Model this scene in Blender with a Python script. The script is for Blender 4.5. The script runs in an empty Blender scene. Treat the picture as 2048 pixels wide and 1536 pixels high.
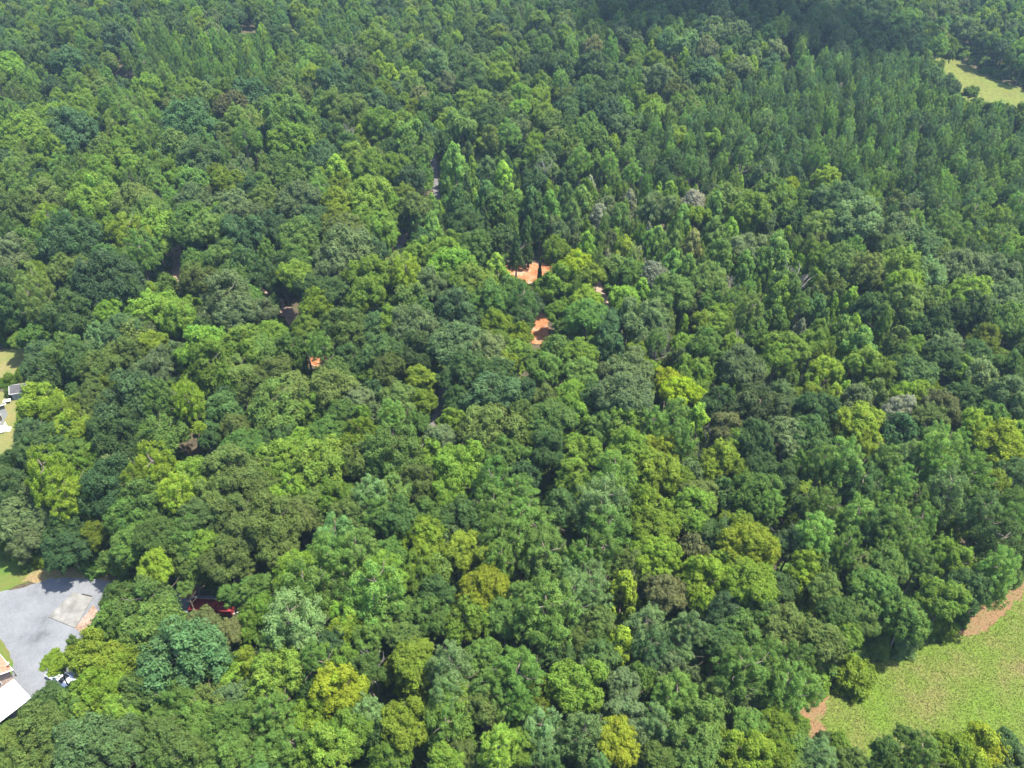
import bpy, bmesh, math, random
import numpy as np
from mathutils import Vector, Matrix

S = bpy.context.scene
COL = S.collection
random.seed(7)
rng = np.random.default_rng(7)

# ------------------------------------------------------------------ camera, light, exposure
CAM_H, PITCH, FPX = 120.0, math.radians(39.5), 1656.0      # FPX: focal length in pixels of a 2048 px wide frame
cam = bpy.data.cameras.new('camera')
cam.sensor_width = 36.0
cam.lens = 36.0 * FPX / 2048.0
cam.clip_start, cam.clip_end = 1.0, 8000.0
cam_ob = bpy.data.objects.new('camera', cam)
COL.objects.link(cam_ob)
cam_ob.location = (0, 0, CAM_H)
cam_ob.rotation_euler = (math.radians(90) - PITCH, 0, 0)
S.camera = cam_ob

SUN_EL, SUN_AZ = math.radians(68), math.radians(88)        # azimuth clockwise from +Y (away from the camera)
TO_SUN = Vector((math.sin(SUN_AZ) * math.cos(SUN_EL), math.cos(SUN_AZ) * math.cos(SUN_EL), math.sin(SUN_EL)))
world = bpy.data.worlds.new('World')
S.world = world
world.use_nodes = True
nt = world.node_tree
sky = nt.nodes.new('ShaderNodeTexSky')
sky.sky_type = 'NISHITA'
sky.sun_disc = False
sky.sun_elevation, sky.sun_rotation = SUN_EL, SUN_AZ
sky.air_density, sky.dust_density = 1.0, 1.2
nt.nodes['Background'].inputs['Strength'].default_value = 0.15
nt.links.new(sky.outputs[0], nt.nodes['Background'].inputs['Color'])
sun = bpy.data.lights.new('sun', 'SUN')
sun.energy, sun.angle, sun.color = 4.4, math.radians(0.53), (1.0, 0.945, 0.82)
sun_ob = bpy.data.objects.new('sun', sun)
COL.objects.link(sun_ob)
sun_ob.rotation_euler = TO_SUN.to_track_quat('Z', 'Y').to_euler()
sun_ob.location = (300, -100, 400)

S.view_settings.view_transform = 'Standard'
S.view_settings.look = 'None'
S.view_settings.gamma = 1.0
S.view_settings.use_curve_mapping = False
S.view_settings.exposure = 1.58
S.render.engine = 'CYCLES'
S.cycles.use_denoising = True
S.cycles.max_bounces = 6
S.cycles.diffuse_bounces = 3
S.cycles.transmission_bounces = 4
S.cycles.transparent_max_bounces = 16
S.cycles.volume_bounces = 0

# ------------------------------------------------------------------ geometry of the view
CP, SP = math.cos(PITCH), math.sin(PITCH)


def hill(x, y):
    h = 0.0
    for (hx, hy, r, a) in HILLS:
        d2 = ((x - hx) ** 2 + (y - hy) ** 2) / (r * r)
        if d2 < 6:
            h += a * math.exp(-d2 * 1.6)
    return h


HILLS = []


def ray(px, py):
    a, b = (px - 1024) / FPX, (768 - py) / FPX
    return Vector((a, CP + b * SP, -SP + b * CP))


def at(px, py, z=0.0):
    """ground-relative point seen at a pixel of the 2048 px photo, z metres above the terrain"""
    r = ray(px, py)
    zz = z
    for _ in range(6):
        t = (zz - CAM_H) / r.z
        x, y = r.x * t, r.y * t
        zz = z + hill(x, y)
    return Vector((x, y, zz))


def proj(x, y, z):
    dz = z - CAM_H
    d = y * CP - dz * SP
    u = y * SP + dz * CP
    return 1024 + FPX * x / d, 768 - FPX * u / d, d


HILLS += [(*at(1400, 90)[:2], 75, 9.0), (*at(250, 60)[:2], 110, 6.0)]


def inside(poly, x, y):
    c = False
    j = len(poly) - 1
    for i in range(len(poly)):
        xi, yi = poly[i]
        xj, yj = poly[j]
        if (yi > y) != (yj > y) and x < (xj - xi) * (y - yi) / (yj - yi) + xi:
            c = not c
        j = i
    return c


# ------------------------------------------------------------------ materials
def mat(name, color=(0.5, 0.5, 0.5), rough=0.8, spec=0.3, metal=0.0):
    m = bpy.data.materials.new(name)
    m.use_nodes = True
    b = m.node_tree.nodes['Principled BSDF']
    b.inputs['Base Color'].default_value = (*color, 1)
    b.inputs['Roughness'].default_value = rough
    b.inputs['Specular IOR Level'].default_value = spec
    b.inputs['Metallic'].default_value = metal
    return m


def noise_mat(name, stops, scale=0.3, detail=8, rough=0.9, scale2=None, amount2=0.35, bump=0.0, coord='Object'):
    """colour ramp over fractal noise, times a second finer noise"""
    m = mat(name, rough=rough, spec=0.2)
    t = m.node_tree
    b = t.nodes['Principled BSDF']
    tc = t.nodes.new('ShaderNodeTexCoord')
    n = t.nodes.new('ShaderNodeTexNoise')
    n.inputs['Scale'].default_value = scale
    n.inputs['Detail'].default_value = detail
    n.inputs['Roughness'].default_value = 0.62
    t.links.new(tc.outputs[coord], n.inputs['Vector'])
    r = t.nodes.new('ShaderNodeValToRGB')
    el = r.color_ramp.elements
    while len(el) < len(stops):
        el.new(0.5)
    for e, (p, c) in zip(el, stops):
        e.position = p
        e.color = (*c, 1)
    t.links.new(n.outputs['Fac'], r.inputs[0])
    out = r.outputs[0]
    if scale2:
        n2 = t.nodes.new('ShaderNodeTexNoise')
        n2.inputs['Scale'].default_value = scale2
        n2.inputs['Detail'].default_value = 4
        t.links.new(tc.outputs[coord], n2.inputs['Vector'])
        mr = t.nodes.new('ShaderNodeMapRange')
        mr.inputs['From Min'].default_value, mr.inputs['From Max'].default_value = 0.3, 0.7
        mr.inputs['To Min'].default_value, mr.inputs['To Max'].default_value = 1 - amount2, 1 + amount2
        t.links.new(n2.outputs['Fac'], mr.inputs['Value'])
        mx = t.nodes.new('ShaderNodeVectorMath')
        mx.operation = 'SCALE'
        t.links.new(out, mx.inputs[0])
        t.links.new(mr.outputs[0], mx.inputs['Scale'])
        out = mx.outputs[0]
        if bump:
            bp = t.nodes.new('ShaderNodeBump')
            bp.inputs['Strength'].default_value = bump
            bp.inputs['Distance'].default_value = 0.15
            t.links.new(n2.outputs['Fac'], bp.inputs['Height'])
            t.links.new(bp.outputs[0], b.inputs['Normal'])
    t.links.new(out, b.inputs['Base Color'])
    return m


def leaf_mat(name, source):
    """leaf colour comes from the object (single trees) or from the instance (massed trees); leaves differ from clump to clump"""
    m = bpy.data.materials.new(name)
    m.use_nodes = True
    t = m.node_tree
    b = t.nodes['Principled BSDF']
    if source == 'object':
        oi = t.nodes.new('ShaderNodeObjectInfo')
        colr = oi.outputs['Color']
    else:
        a = t.nodes.new('ShaderNodeAttribute')
        a.attribute_type = 'INSTANCER'
        a.attribute_name = 'tint'
        colr = a.outputs['Color']
    v = t.nodes.new('ShaderNodeAttribute')
    v.attribute_name = 'var'
    sep = t.nodes.new('ShaderNodeSeparateColor')
    t.links.new(v.outputs['Color'], sep.inputs[0])
    hs = t.nodes.new('ShaderNodeHueSaturation')
    mh = t.nodes.new('ShaderNodeMapRange')
    mh.inputs['To Min'].default_value, mh.inputs['To Max'].default_value = 0.482, 0.516
    t.links.new(sep.outputs[1], mh.inputs['Value'])
    mv = t.nodes.new('ShaderNodeMapRange')
    mv.inputs['To Min'].default_value, mv.inputs['To Max'].default_value = 0.55, 1.5
    t.links.new(sep.outputs[0], mv.inputs['Value'])
    t.links.new(mh.outputs[0], hs.inputs['Hue'])
    t.links.new(mv.outputs[0], hs.inputs['Value'])
    t.links.new(colr, hs.inputs['Color'])
    t.links.new(hs.outputs[0], b.inputs['Base Color'])
    b.inputs['Roughness'].default_value = 0.6
    b.inputs['Specular IOR Level'].default_value = 0.12
    tr = t.nodes.new('ShaderNodeBsdfTranslucent')
    br = t.nodes.new('ShaderNodeVectorMath')
    br.operation = 'MULTIPLY'
    br.inputs[1].default_value = (1.5, 1.4, 0.7)
    t.links.new(hs.outputs[0], br.inputs[0])
    t.links.new(br.outputs[0], tr.inputs['Color'])
    mix = t.nodes.new('ShaderNodeMixShader')
    mix.inputs[0].default_value = 0.44
    t.links.new(b.outputs[0], mix.inputs[1])
    t.links.new(tr.outputs[0], mix.inputs[2])
    t.links.new(mix.outputs[0], t.nodes['Material Output'].inputs['Surface'])
    return m


M_LEAF = leaf_mat('leaf', 'object')
M_LEAF_I = leaf_mat('leaf_massed', 'instance')
M_BARK = noise_mat('bark', [(0.3, (0.09, 0.07, 0.055)), (0.7, (0.22, 0.18, 0.15))], scale=3.0)
M_DEAD = noise_mat('dead_wood', [(0.3, (0.13, 0.12, 0.105)), (0.7, (0.26, 0.245, 0.22))], scale=2.0)
M_DEADBR = noise_mat('brown_twigs', [(0.3, (0.16, 0.10, 0.09)), (0.7, (0.3, 0.2, 0.18))], scale=2.0)


# ------------------------------------------------------------------ object helpers
def tag(o, label=None, cat=None, group=None, kind=None):
    if label:
        o['label'] = label
    if cat:
        o['category'] = cat
    if group:
        o['group'] = group
    if kind:
        o['kind'] = kind
    return o


def link(name, data, parent=None):
    o = bpy.data.objects.new(name, data)
    COL.objects.link(o)
    if parent:
        o.parent = parent
    return o


def empty(name, loc, rz=0.0):
    o = link(name, None)
    o.location = loc
    o.rotation_euler = (0, 0, rz)
    o.empty_display_size = 0.5
    return o


def mesh_from(name, V, F, mats, midx=None, smooth=False):
    me = bpy.data.meshes.new(name)
    me.from_pydata([tuple(v) for v in V], [], [tuple(f) for f in F])
    for m in mats:
        me.materials.append(m)
    if midx is not None:
        me.polygons.foreach_set('material_index', np.asarray(midx, dtype=np.int32))
    if smooth:
        me.polygons.foreach_set('use_smooth', np.ones(len(F), dtype=bool))
    me.update()
    return me


class MB:
    """collects boxes, prisms and tubes into one mesh"""

    def __init__(self):
        self.bm = bmesh.new()

    def box(self, cx, cy, cz, sx, sy, sz, rz=0.0, bevel=0.0):
        r = bmesh.ops.create_cube(self.bm, size=1.0)
        vs = r['verts']
        mtx = Matrix.Translation((cx, cy, cz)) @ Matrix.Rotation(rz, 4, 'Z') @ Matrix.Diagonal((sx, sy, sz, 1))
        bmesh.ops.transform(self.bm, matrix=mtx, verts=vs)
        if bevel:
            es = list({e for v in vs for e in v.link_edges})
            bmesh.ops.bevel(self.bm, geom=es, offset=bevel, segments=2, affect='EDGES', profile=0.7)
        return self

    def poly(self, pts, thick):
        """a slab whose top face is pts (counter-clockwise), extruded down by thick"""
        top = [self.bm.verts.new(p) for p in pts]
        bot = [self.bm.verts.new((p[0], p[1], p[2] - thick)) for p in pts]
        self.bm.faces.new(top)
        self.bm.faces.new(bot[::-1])
        n = len(pts)
        for i in range(n):
            j = (i + 1) % n
            self.bm.faces.new((top[j], top[i], bot[i], bot[j]))
        return self

    def prism(self, profile, y0, y1):
        """profile in x,z swept along y"""
        a = [self.bm.verts.new((x, y0, z)) for x, z in profile]
        b = [self.bm.verts.new((x, y1, z)) for x, z in profile]
        self.bm.faces.new(a)
        self.bm.faces.new(b[::-1])
        n = len(profile)
        for i in range(n):
            j = (i + 1) % n
            self.bm.faces.new((a[j], a[i], b[i], b[j]))
        return self

    def tube(self, p, q, r0, r1=None, seg=8):
        p, q = Vector(p), Vector(q)
        r1 = r0 if r1 is None else r1
        d = (q - p)
        r = bmesh.ops.create_cone(self.bm, cap_ends=True, segments=seg, radius1=r0, radius2=r1, depth=d.length)
        mtx = Matrix.Translation((p + q) / 2) @ d.to_track_quat('Z', 'Y').to_matrix().to_4x4()
        bmesh.ops.transform(self.bm, matrix=mtx, verts=r['verts'])
        return self

    def ball(self, c, r, sub=2):
        q = bmesh.ops.create_icosphere(self.bm, subdivisions=sub, radius=r)
        bmesh.ops.translate(self.bm, vec=c, verts=q['verts'])
        return self

    def build(self, name, m, parent=None, smooth=False):
        bmesh.ops.recalc_face_normals(self.bm, faces=self.bm.faces)
        me = bpy.data.meshes.new(name)
        self.bm.to_mesh(me)
        self.bm.free()
        me.materials.append(m)
        if smooth:
            me.polygons.foreach_set('use_smooth', np.ones(len(me.polygons), dtype=bool))
        return link(name, me, parent)


# ------------------------------------------------------------------ ground and its patches
M_FLOOR = noise_mat('forest_floor', [(0.3, (0.035, 0.03, 0.02)), (0.5, (0.075, 0.06, 0.038)), (0.7, (0.05, 0.065, 0.022))],
                    scale=0.35, scale2=3.0, bump=0.6)
M_FIELD = noise_mat('field_grass', [(0.30, (0.145, 0.11, 0.05)), (0.40, (0.115, 0.118, 0.032)), (0.50, (0.09, 0.12, 0.02)), (0.62, (0.08, 0.13, 0.013)),
                                    (0.75, (0.105, 0.13, 0.026))],
                    scale=0.10, detail=10, scale2=2.2, amount2=0.3, bump=0.7)
M_MEADOW = noise_mat('meadow_grass', [(0.35, (0.085, 0.09, 0.022)), (0.5, (0.105, 0.118, 0.022)), (0.65, (0.085, 0.112, 0.02))],
                     scale=0.08, scale2=0.9, amount2=0.25)
M_LAWN = noise_mat('lawn', [(0.35, (0.12, 0.10, 0.035)), (0.5, (0.085, 0.115, 0.022)), (0.65, (0.055, 0.11, 0.016))], scale=0.16, scale2=4.0,
                   amount2=0.15)
M_DRYLAWN = noise_mat('dry_lawn', [(0.3, (0.18, 0.14, 0.06)), (0.5, (0.135, 0.135, 0.045)), (0.7, (0.095, 0.125, 0.03))], scale=0.14, scale2=3.0,
                      amount2=0.15)
M_DRYGRASS = noise_mat('dry_grass', [(0.35, (0.19, 0.13, 0.07)), (0.55, (0.17, 0.14, 0.06)), (0.7, (0.11, 0.125, 0.04))], scale=0.5, scale2=4.0)
M_TAN = noise_mat('tan_soil', [(0.35, (0.175, 0.098, 0.05)), (0.55, (0.15, 0.10, 0.048)), (0.7, (0.105, 0.11, 0.03))], scale=0.45, scale2=4.0,
                  amount2=0.25, bump=0.4)
M_GRAVEL = noise_mat('gravel_grey', [(0.3, (0.085, 0.089, 0.098)), (0.42, (0.128, 0.134, 0.147)), (0.55, (0.146, 0.152, 0.165)), (0.7, (0.168, 0.174, 0.187))], scale=0.22, detail=9,
                     scale2=7.0, amount2=0.16, bump=0.3)
M_LANE = noise_mat('lane_gravel', [(0.35, (0.085, 0.085, 0.09)), (0.5, (0.125, 0.122, 0.125)), (0.65, (0.13, 0.10, 0.08))], scale=0.8, scale2=5.0,
                   amount2=0.25, bump=0.4)
M_CLAY = noise_mat('orange_clay', [(0.32, (0.16, 0.065, 0.03)), (0.42, (0.26, 0.10, 0.042)), (0.52, (0.29, 0.13, 0.06)), (0.62, (0.36, 0.22, 0.15))],
                   scale=0.35, detail=9, scale2=2.5, amount2=0.25, bump=0.6)
M_DIRT = noise_mat('brown_dirt', [(0.35, (0.18, 0.12, 0.085)), (0.6, (0.26, 0.19, 0.15))], scale=0.5, scale2=3.0, bump=0.4)
M_CONC = noise_mat('concrete', [(0.3, (0.105, 0.102, 0.095)), (0.45, (0.15, 0.147, 0.138)), (0.7, (0.23, 0.225, 0.213))], scale=0.5, detail=10, scale2=5.0,
                   amount2=0.1)


def make_ground():
    xs = np.concatenate([np.linspace(-4000, -420, 12), np.arange(-400, 401, 10), np.linspace(420, 4000, 12)])
    ys = np.concatenate([np.linspace(-1500, -20, 6), np.arange(0, 641, 10), np.linspace(680, 6000, 14)])
    V = [(x, y, hill(x, y)) for y in ys for x in xs]
    n = len(xs)
    F = [(j * n + i, j * n + i + 1, (j + 1) * n + i + 1, (j + 1) * n + i) for j in range(len(ys) - 1) for i in range(n - 1)]
    o = link('ground', mesh_from('ground', V, F, [M_FLOOR], smooth=True))
    tag(o, 'brown leaf litter and soil under the trees', kind='structure')


make_ground()
PATCHES = []      # ground polygons (metres) where no tree stands
LEVEL = [0.0]


def ragged(P, step, amp, seed):
    r = random.Random(seed)
    out = []
    n = len(P)
    for i in range(n):
        a, b = P[i], P[(i + 1) % n]
        L = math.hypot(b[0] - a[0], b[1] - a[1])
        k = max(1, int(L / step))
        for q in range(k):
            t = q / k
            out.append((a[0] + (b[0] - a[0]) * t + r.gauss(0, amp), a[1] + (b[1] - a[1]) * t + r.gauss(0, amp)))
    return out


def patch(name, pix, m, label, amp=0.18, keep=True, step=0.9, metres=None):
    P = metres or [tuple(at(x, y)[:2]) for x, y in pix]
    if keep:
        PATCHES.append(P)
    LEVEL[0] += 0.006
    Q = ragged(P, step, amp, len(name) + len(P))
    bm = bmesh.new()
    vs = [bm.verts.new((x, y, hill(x, y) + LEVEL[0] + 0.02)) for x, y in Q]
    es = [bm.edges.new((vs[i], vs[(i + 1) % len(vs)])) for i in range(len(vs))]
    bmesh.ops.triangle_fill(bm, use_beauty=True, use_dissolve=False, edges=es, normal=(0, 0, 1))
    for f in bm.faces:
        if f.normal.z < 0:
            f.normal_flip()
    me = bpy.data.meshes.new(name)
    bm.to_mesh(me)
    bm.free()
    me.materials.append(m)
    o = link(name, me)
    tag(o, label, kind='structure')
    return o


def strip(name, pix, width, m, label, amp=0.25, keep=True):
    C = [Vector(at(x, y)[:2]) for x, y in pix]
    L, R = [], []
    for i, c in enumerate(C):
        d = (C[min(i + 1, len(C) - 1)] - C[max(i - 1, 0)]).normalized()
        n = Vector((-d.y, d.x)) * width / 2
        L.append(tuple(c + n))
        R.append(tuple(c - n))
    return patch(name, None, m, label, amp, keep, metres=L + R[::-1])


FIELD_PX = [(2300, 1030), (2060, 1118), (2030, 1165), (1990, 1195), (1950, 1225), (1905, 1262), (1850, 1285), (1790, 1305), (1740, 1325),
            (1690, 1355), (1640, 1385), (1600, 1425), (1605, 1460), (1650, 1495), (1730, 1530), (1800, 1560), (2300, 1600)]
patch('field', FIELD_PX, M_FIELD, 'rough mown field of yellow-green grass with dry tan patches', 0.5)
patch('field_margin', [(2060, 1116), (2030, 1160), (1990, 1190), (1950, 1215), (1912, 1240), (1890, 1275), (1955, 1268), (1998, 1240), (2032, 1205),
                       (2060, 1172)], M_TAN, 'strip of bare reddish tan soil along the edge of the field', 0.35, keep=False, step=0.7)
patch('field_margin', [(1600, 1425), (1640, 1385), (1660, 1400), (1640, 1440), (1650, 1475), (1630, 1490), (1605, 1460)], M_TAN,
      'bare tan soil in the corner of the field beside the trees', 0.35, keep=False, step=0.7)
MEADOW_PX = [(1868, 106), (1905, 112), (1940, 130), (1975, 150), (2010, 168), (2060, 185), (2300, 240), (2300, 340), (2060, 285), (1990, 250),
             (1930, 215), (1890, 160)]
patch('meadow', MEADOW_PX, M_MEADOW, 'bright yellow-green meadow beyond the pine plantation', 0.8, step=3)
patch('lawn', [(-200, 690), (0, 699), (64, 697), (58, 722), (44, 745), (20, 762), (-200, 775)], M_DRYLAWN,
      'tan and green lawn at the edge of the wood behind the shed', 0.3)
patch('lawn', [(-300, 785), (0, 785), (40, 795), (42, 820), (36, 850), (36, 890), (20, 915), (-300, 940)], M_DRYLAWN,
      'dry yellowish lawn around the grey-roofed house', 0.3)
patch('lawn', [(-200, 1105), (0, 1106), (25, 1112), (50, 1140), (60, 1160), (0, 1187), (-200, 1225)], M_LAWN,
      'green lawn above the grey gravel yard', 0.2)
patch('grass_verge', [(40, 1163), (62, 1145), (85, 1122), (110, 1120), (160, 1135), (215, 1148), (222, 1166), (150, 1160), (100, 1161)],
      M_DRYGRASS, 'dry brown grass strip between the gravel yard and the trees', 0.25, keep=False)
patch('gravel_yard', [(-260, 1225), (0, 1184), (50, 1174), (100, 1158), (140, 1155), (190, 1159), (230, 1166), (300, 1178), (370, 1190), (440, 1192),
                      (450, 1215), (400, 1235), (300, 1230), (240, 1262), (205, 1310), (180, 1360), (120, 1400), (60, 1425), (-60, 1500), (-260, 1420)],
      M_GRAVEL, 'pale bluish grey gravel yard and drive', 0.12)
patch('lawn', [(-200, 1270), (0, 1280), (9, 1287), (20, 1305), (27, 1330), (25, 1350), (10, 1350), (-200, 1400)], M_LAWN,
      'small green lawn tongue beside the brown-roofed house', 0.08, keep=False)
patch('dirt_strip', [(187, 1210), (196, 1222), (180, 1255), (166, 1268), (149, 1256)], M_DIRT, 'brown bare soil beside the concrete pad', 0.1,
      keep=False)
patch('clay_patch', [(365, 1185), (378, 1172), (392, 1168), (392, 1185), (384, 1196), (362, 1195)], M_CLAY, 'orange-brown soil above the red trailer', 0.15, keep=False)
patch('clay_patch', [(355, 1240), (395, 1235), (425, 1250), (420, 1272), (400, 1275), (360, 1262)], M_CLAY, 'orange soil below the red trailer', 0.2, keep=False)
patch('clay_clearing', [(1005, 532), (1040, 526), (1086, 524), (1106, 530), (1112, 556), (1100, 578), (1075, 585), (1040, 572), (1012, 556)], M_CLAY,
      'clearing of bare orange clay in the middle of the wood', 0.4)
strip('clay_track', [(1086, 624), (1081, 645), (1080, 668), (1076, 688)], 4.0, M_CLAY,
      'orange clay track running down from the clearing', 0.35)
strip('dirt_track', [(1188, 560), (1205, 590), (1218, 618), (1240, 650)], 3.2, M_DIRT, 'brown dirt track in the shade right of the clay clearing')
strip('gravel_lane', [(876, 270), (868, 320), (870, 365), (878, 410), (850, 450), (806, 476), (796, 500), (800, 560)], 2.2, M_LANE,
      'narrow grey gravel lane cut through the upper wood')
strip('gravel_lane', [(896, 740), (888, 790), (880, 825), (866, 860), (850, 900)], 2.8, M_LANE, 'short stretch of grey lane between dark trees')
strip('dirt_track', [(352, 480), (354, 525), (356, 560), (380, 590)], 2.6, M_DIRT, 'pinkish dirt track showing between tall dark trees')
strip('dirt_track', [(500, 570), (552, 606), (578, 632), (610, 665)], 3.6, M_DIRT, 'shaded pinkish dirt opening under the dark trees')
patch('clay_patch', [(612, 712), (632, 704), (655, 712), (660, 728), (640, 738), (615, 732)], M_CLAY, 'small patch of orange clay among the crowns', 0.3)
patch('clay_patch', [(1655, 728), (1668, 724), (1676, 732), (1664, 738)], M_CLAY, 'tiny patch of red clay in the young wood', 0.2, keep=False)

# openings as seen in the photograph: no unlisted crown may cover them
CLEAR = [
    [(2300, 1060), (2060, 1130), (2030, 1175), (1990, 1205), (1950, 1235), (1905, 1268), (1850, 1300), (1790, 1320), (1750, 1345), (1760, 1400), (1700, 1410), (1650, 1395),
     (1615, 1430), (1625, 1460), (1660, 1480), (1735, 1500), (1785, 1475), (1812, 1440), (1860, 1452), (1960, 1462), (2010, 1470), (2300, 1440)],
    [(1868, 106), (1905, 112), (1940, 130), (1975, 150), (2010, 168), (2060, 185), (2300, 240), (2300, 280), (2060, 218), (2010, 196), (1975, 202),
     (1945, 168), (1920, 178), (1912, 158), (1893, 134)],
    [(-200, 700), (64, 697), (52, 730), (40, 748), (60, 770), (38, 790), (40, 800), (30, 830), (24, 840), (36, 860), (30, 890), (0, 910), (-200, 940)],
    [(-200, 1108), (30, 1112), (62, 1148), (75, 1138), (108, 1122), (140, 1150), (195, 1150), (222, 1166), (200, 1180), (188, 1215), (180, 1262), (120, 1290),
     (70, 1330), (75, 1370), (55, 1395), (0, 1432), (-200, 1500)],
    [(362, 1180), (392, 1165), (400, 1188), (470, 1200), (472, 1226), (440, 1232), (385, 1215), (366, 1205)],
    [(1018, 536), (1085, 527), (1080, 548), (1078, 570), (1050, 558), (1030, 548)],
    [(1070, 630), (1094, 632), (1096, 672), (1070, 680)],
    [(868, 305), (875, 305), (876, 340), (874, 395), (869, 370)],
    [(796, 468), (810, 462), (812, 490), (796, 494)],
    [(872, 775), (892, 775), (888, 815), (874, 845), (864, 845)],
    [(344, 500), (366, 500), (366, 560), (350, 570)],
    [(545, 596), (600, 596), (592, 630), (575, 640), (560, 632)],
    [(615, 712), (648, 712), (648, 728), (615, 728)],
    [(1196, 585), (1210, 580), (1226, 620), (1210, 620)],
    [(232, 118), (262, 118), (268, 152), (232, 152)], [(486, 44), (508, 44), (508, 66), (486, 66)],
    [(370, 842), (392, 842), (392, 905), (374, 905)],
    [(1572, 96), (1596, 96), (1592, 130), (1572, 132)],
]

# ------------------------------------------------------------------ tree parts
def unit(v):
    return v / np.maximum(np.linalg.norm(v, axis=-1, keepdims=True), 1e-9)


def leaves_mesh(name, P, N, size, var, mats, aspect=0.6):
    """diamond leaves at P facing N"""
    n = len(P)
    T = unit(np.cross(N, rng.normal(size=(n, 3))))
    B = np.cross(N, T)
    s = (size * rng.uniform(0.7, 1.35, n))[:, None]
    fold = N * s * 0.18
    V = np.stack([P + T * s, P + B * s * aspect + fold, P - T * s, P - B * s * aspect + fold], axis=1).reshape(-1, 3)
    me = bpy.data.meshes.new(name)
    me.vertices.add(4 * n)
    me.loops.add(4 * n)
    me.polygons.add(n)
    me.vertices.foreach_set('co', V.astype(np.float32).ravel())
    me.loops.foreach_set('vertex_index', np.arange(4 * n, dtype=np.int32))
    me.polygons.foreach_set('loop_start', np.arange(0, 4 * n, 4, dtype=np.int32))
    me.polygons.foreach_set('loop_total', np.full(n, 4, dtype=np.int32))
    for m in mats:
        me.materials.append(m)
    a = me.attributes.new('var', 'FLOAT_COLOR', 'POINT')
    c = np.ones((n, 4), dtype=np.float32)
    c[:, :2] = var
    a.data.foreach_set('color', np.repeat(c, 4, axis=0).ravel())
    me.update(calc_edges=True)
    return me


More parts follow.
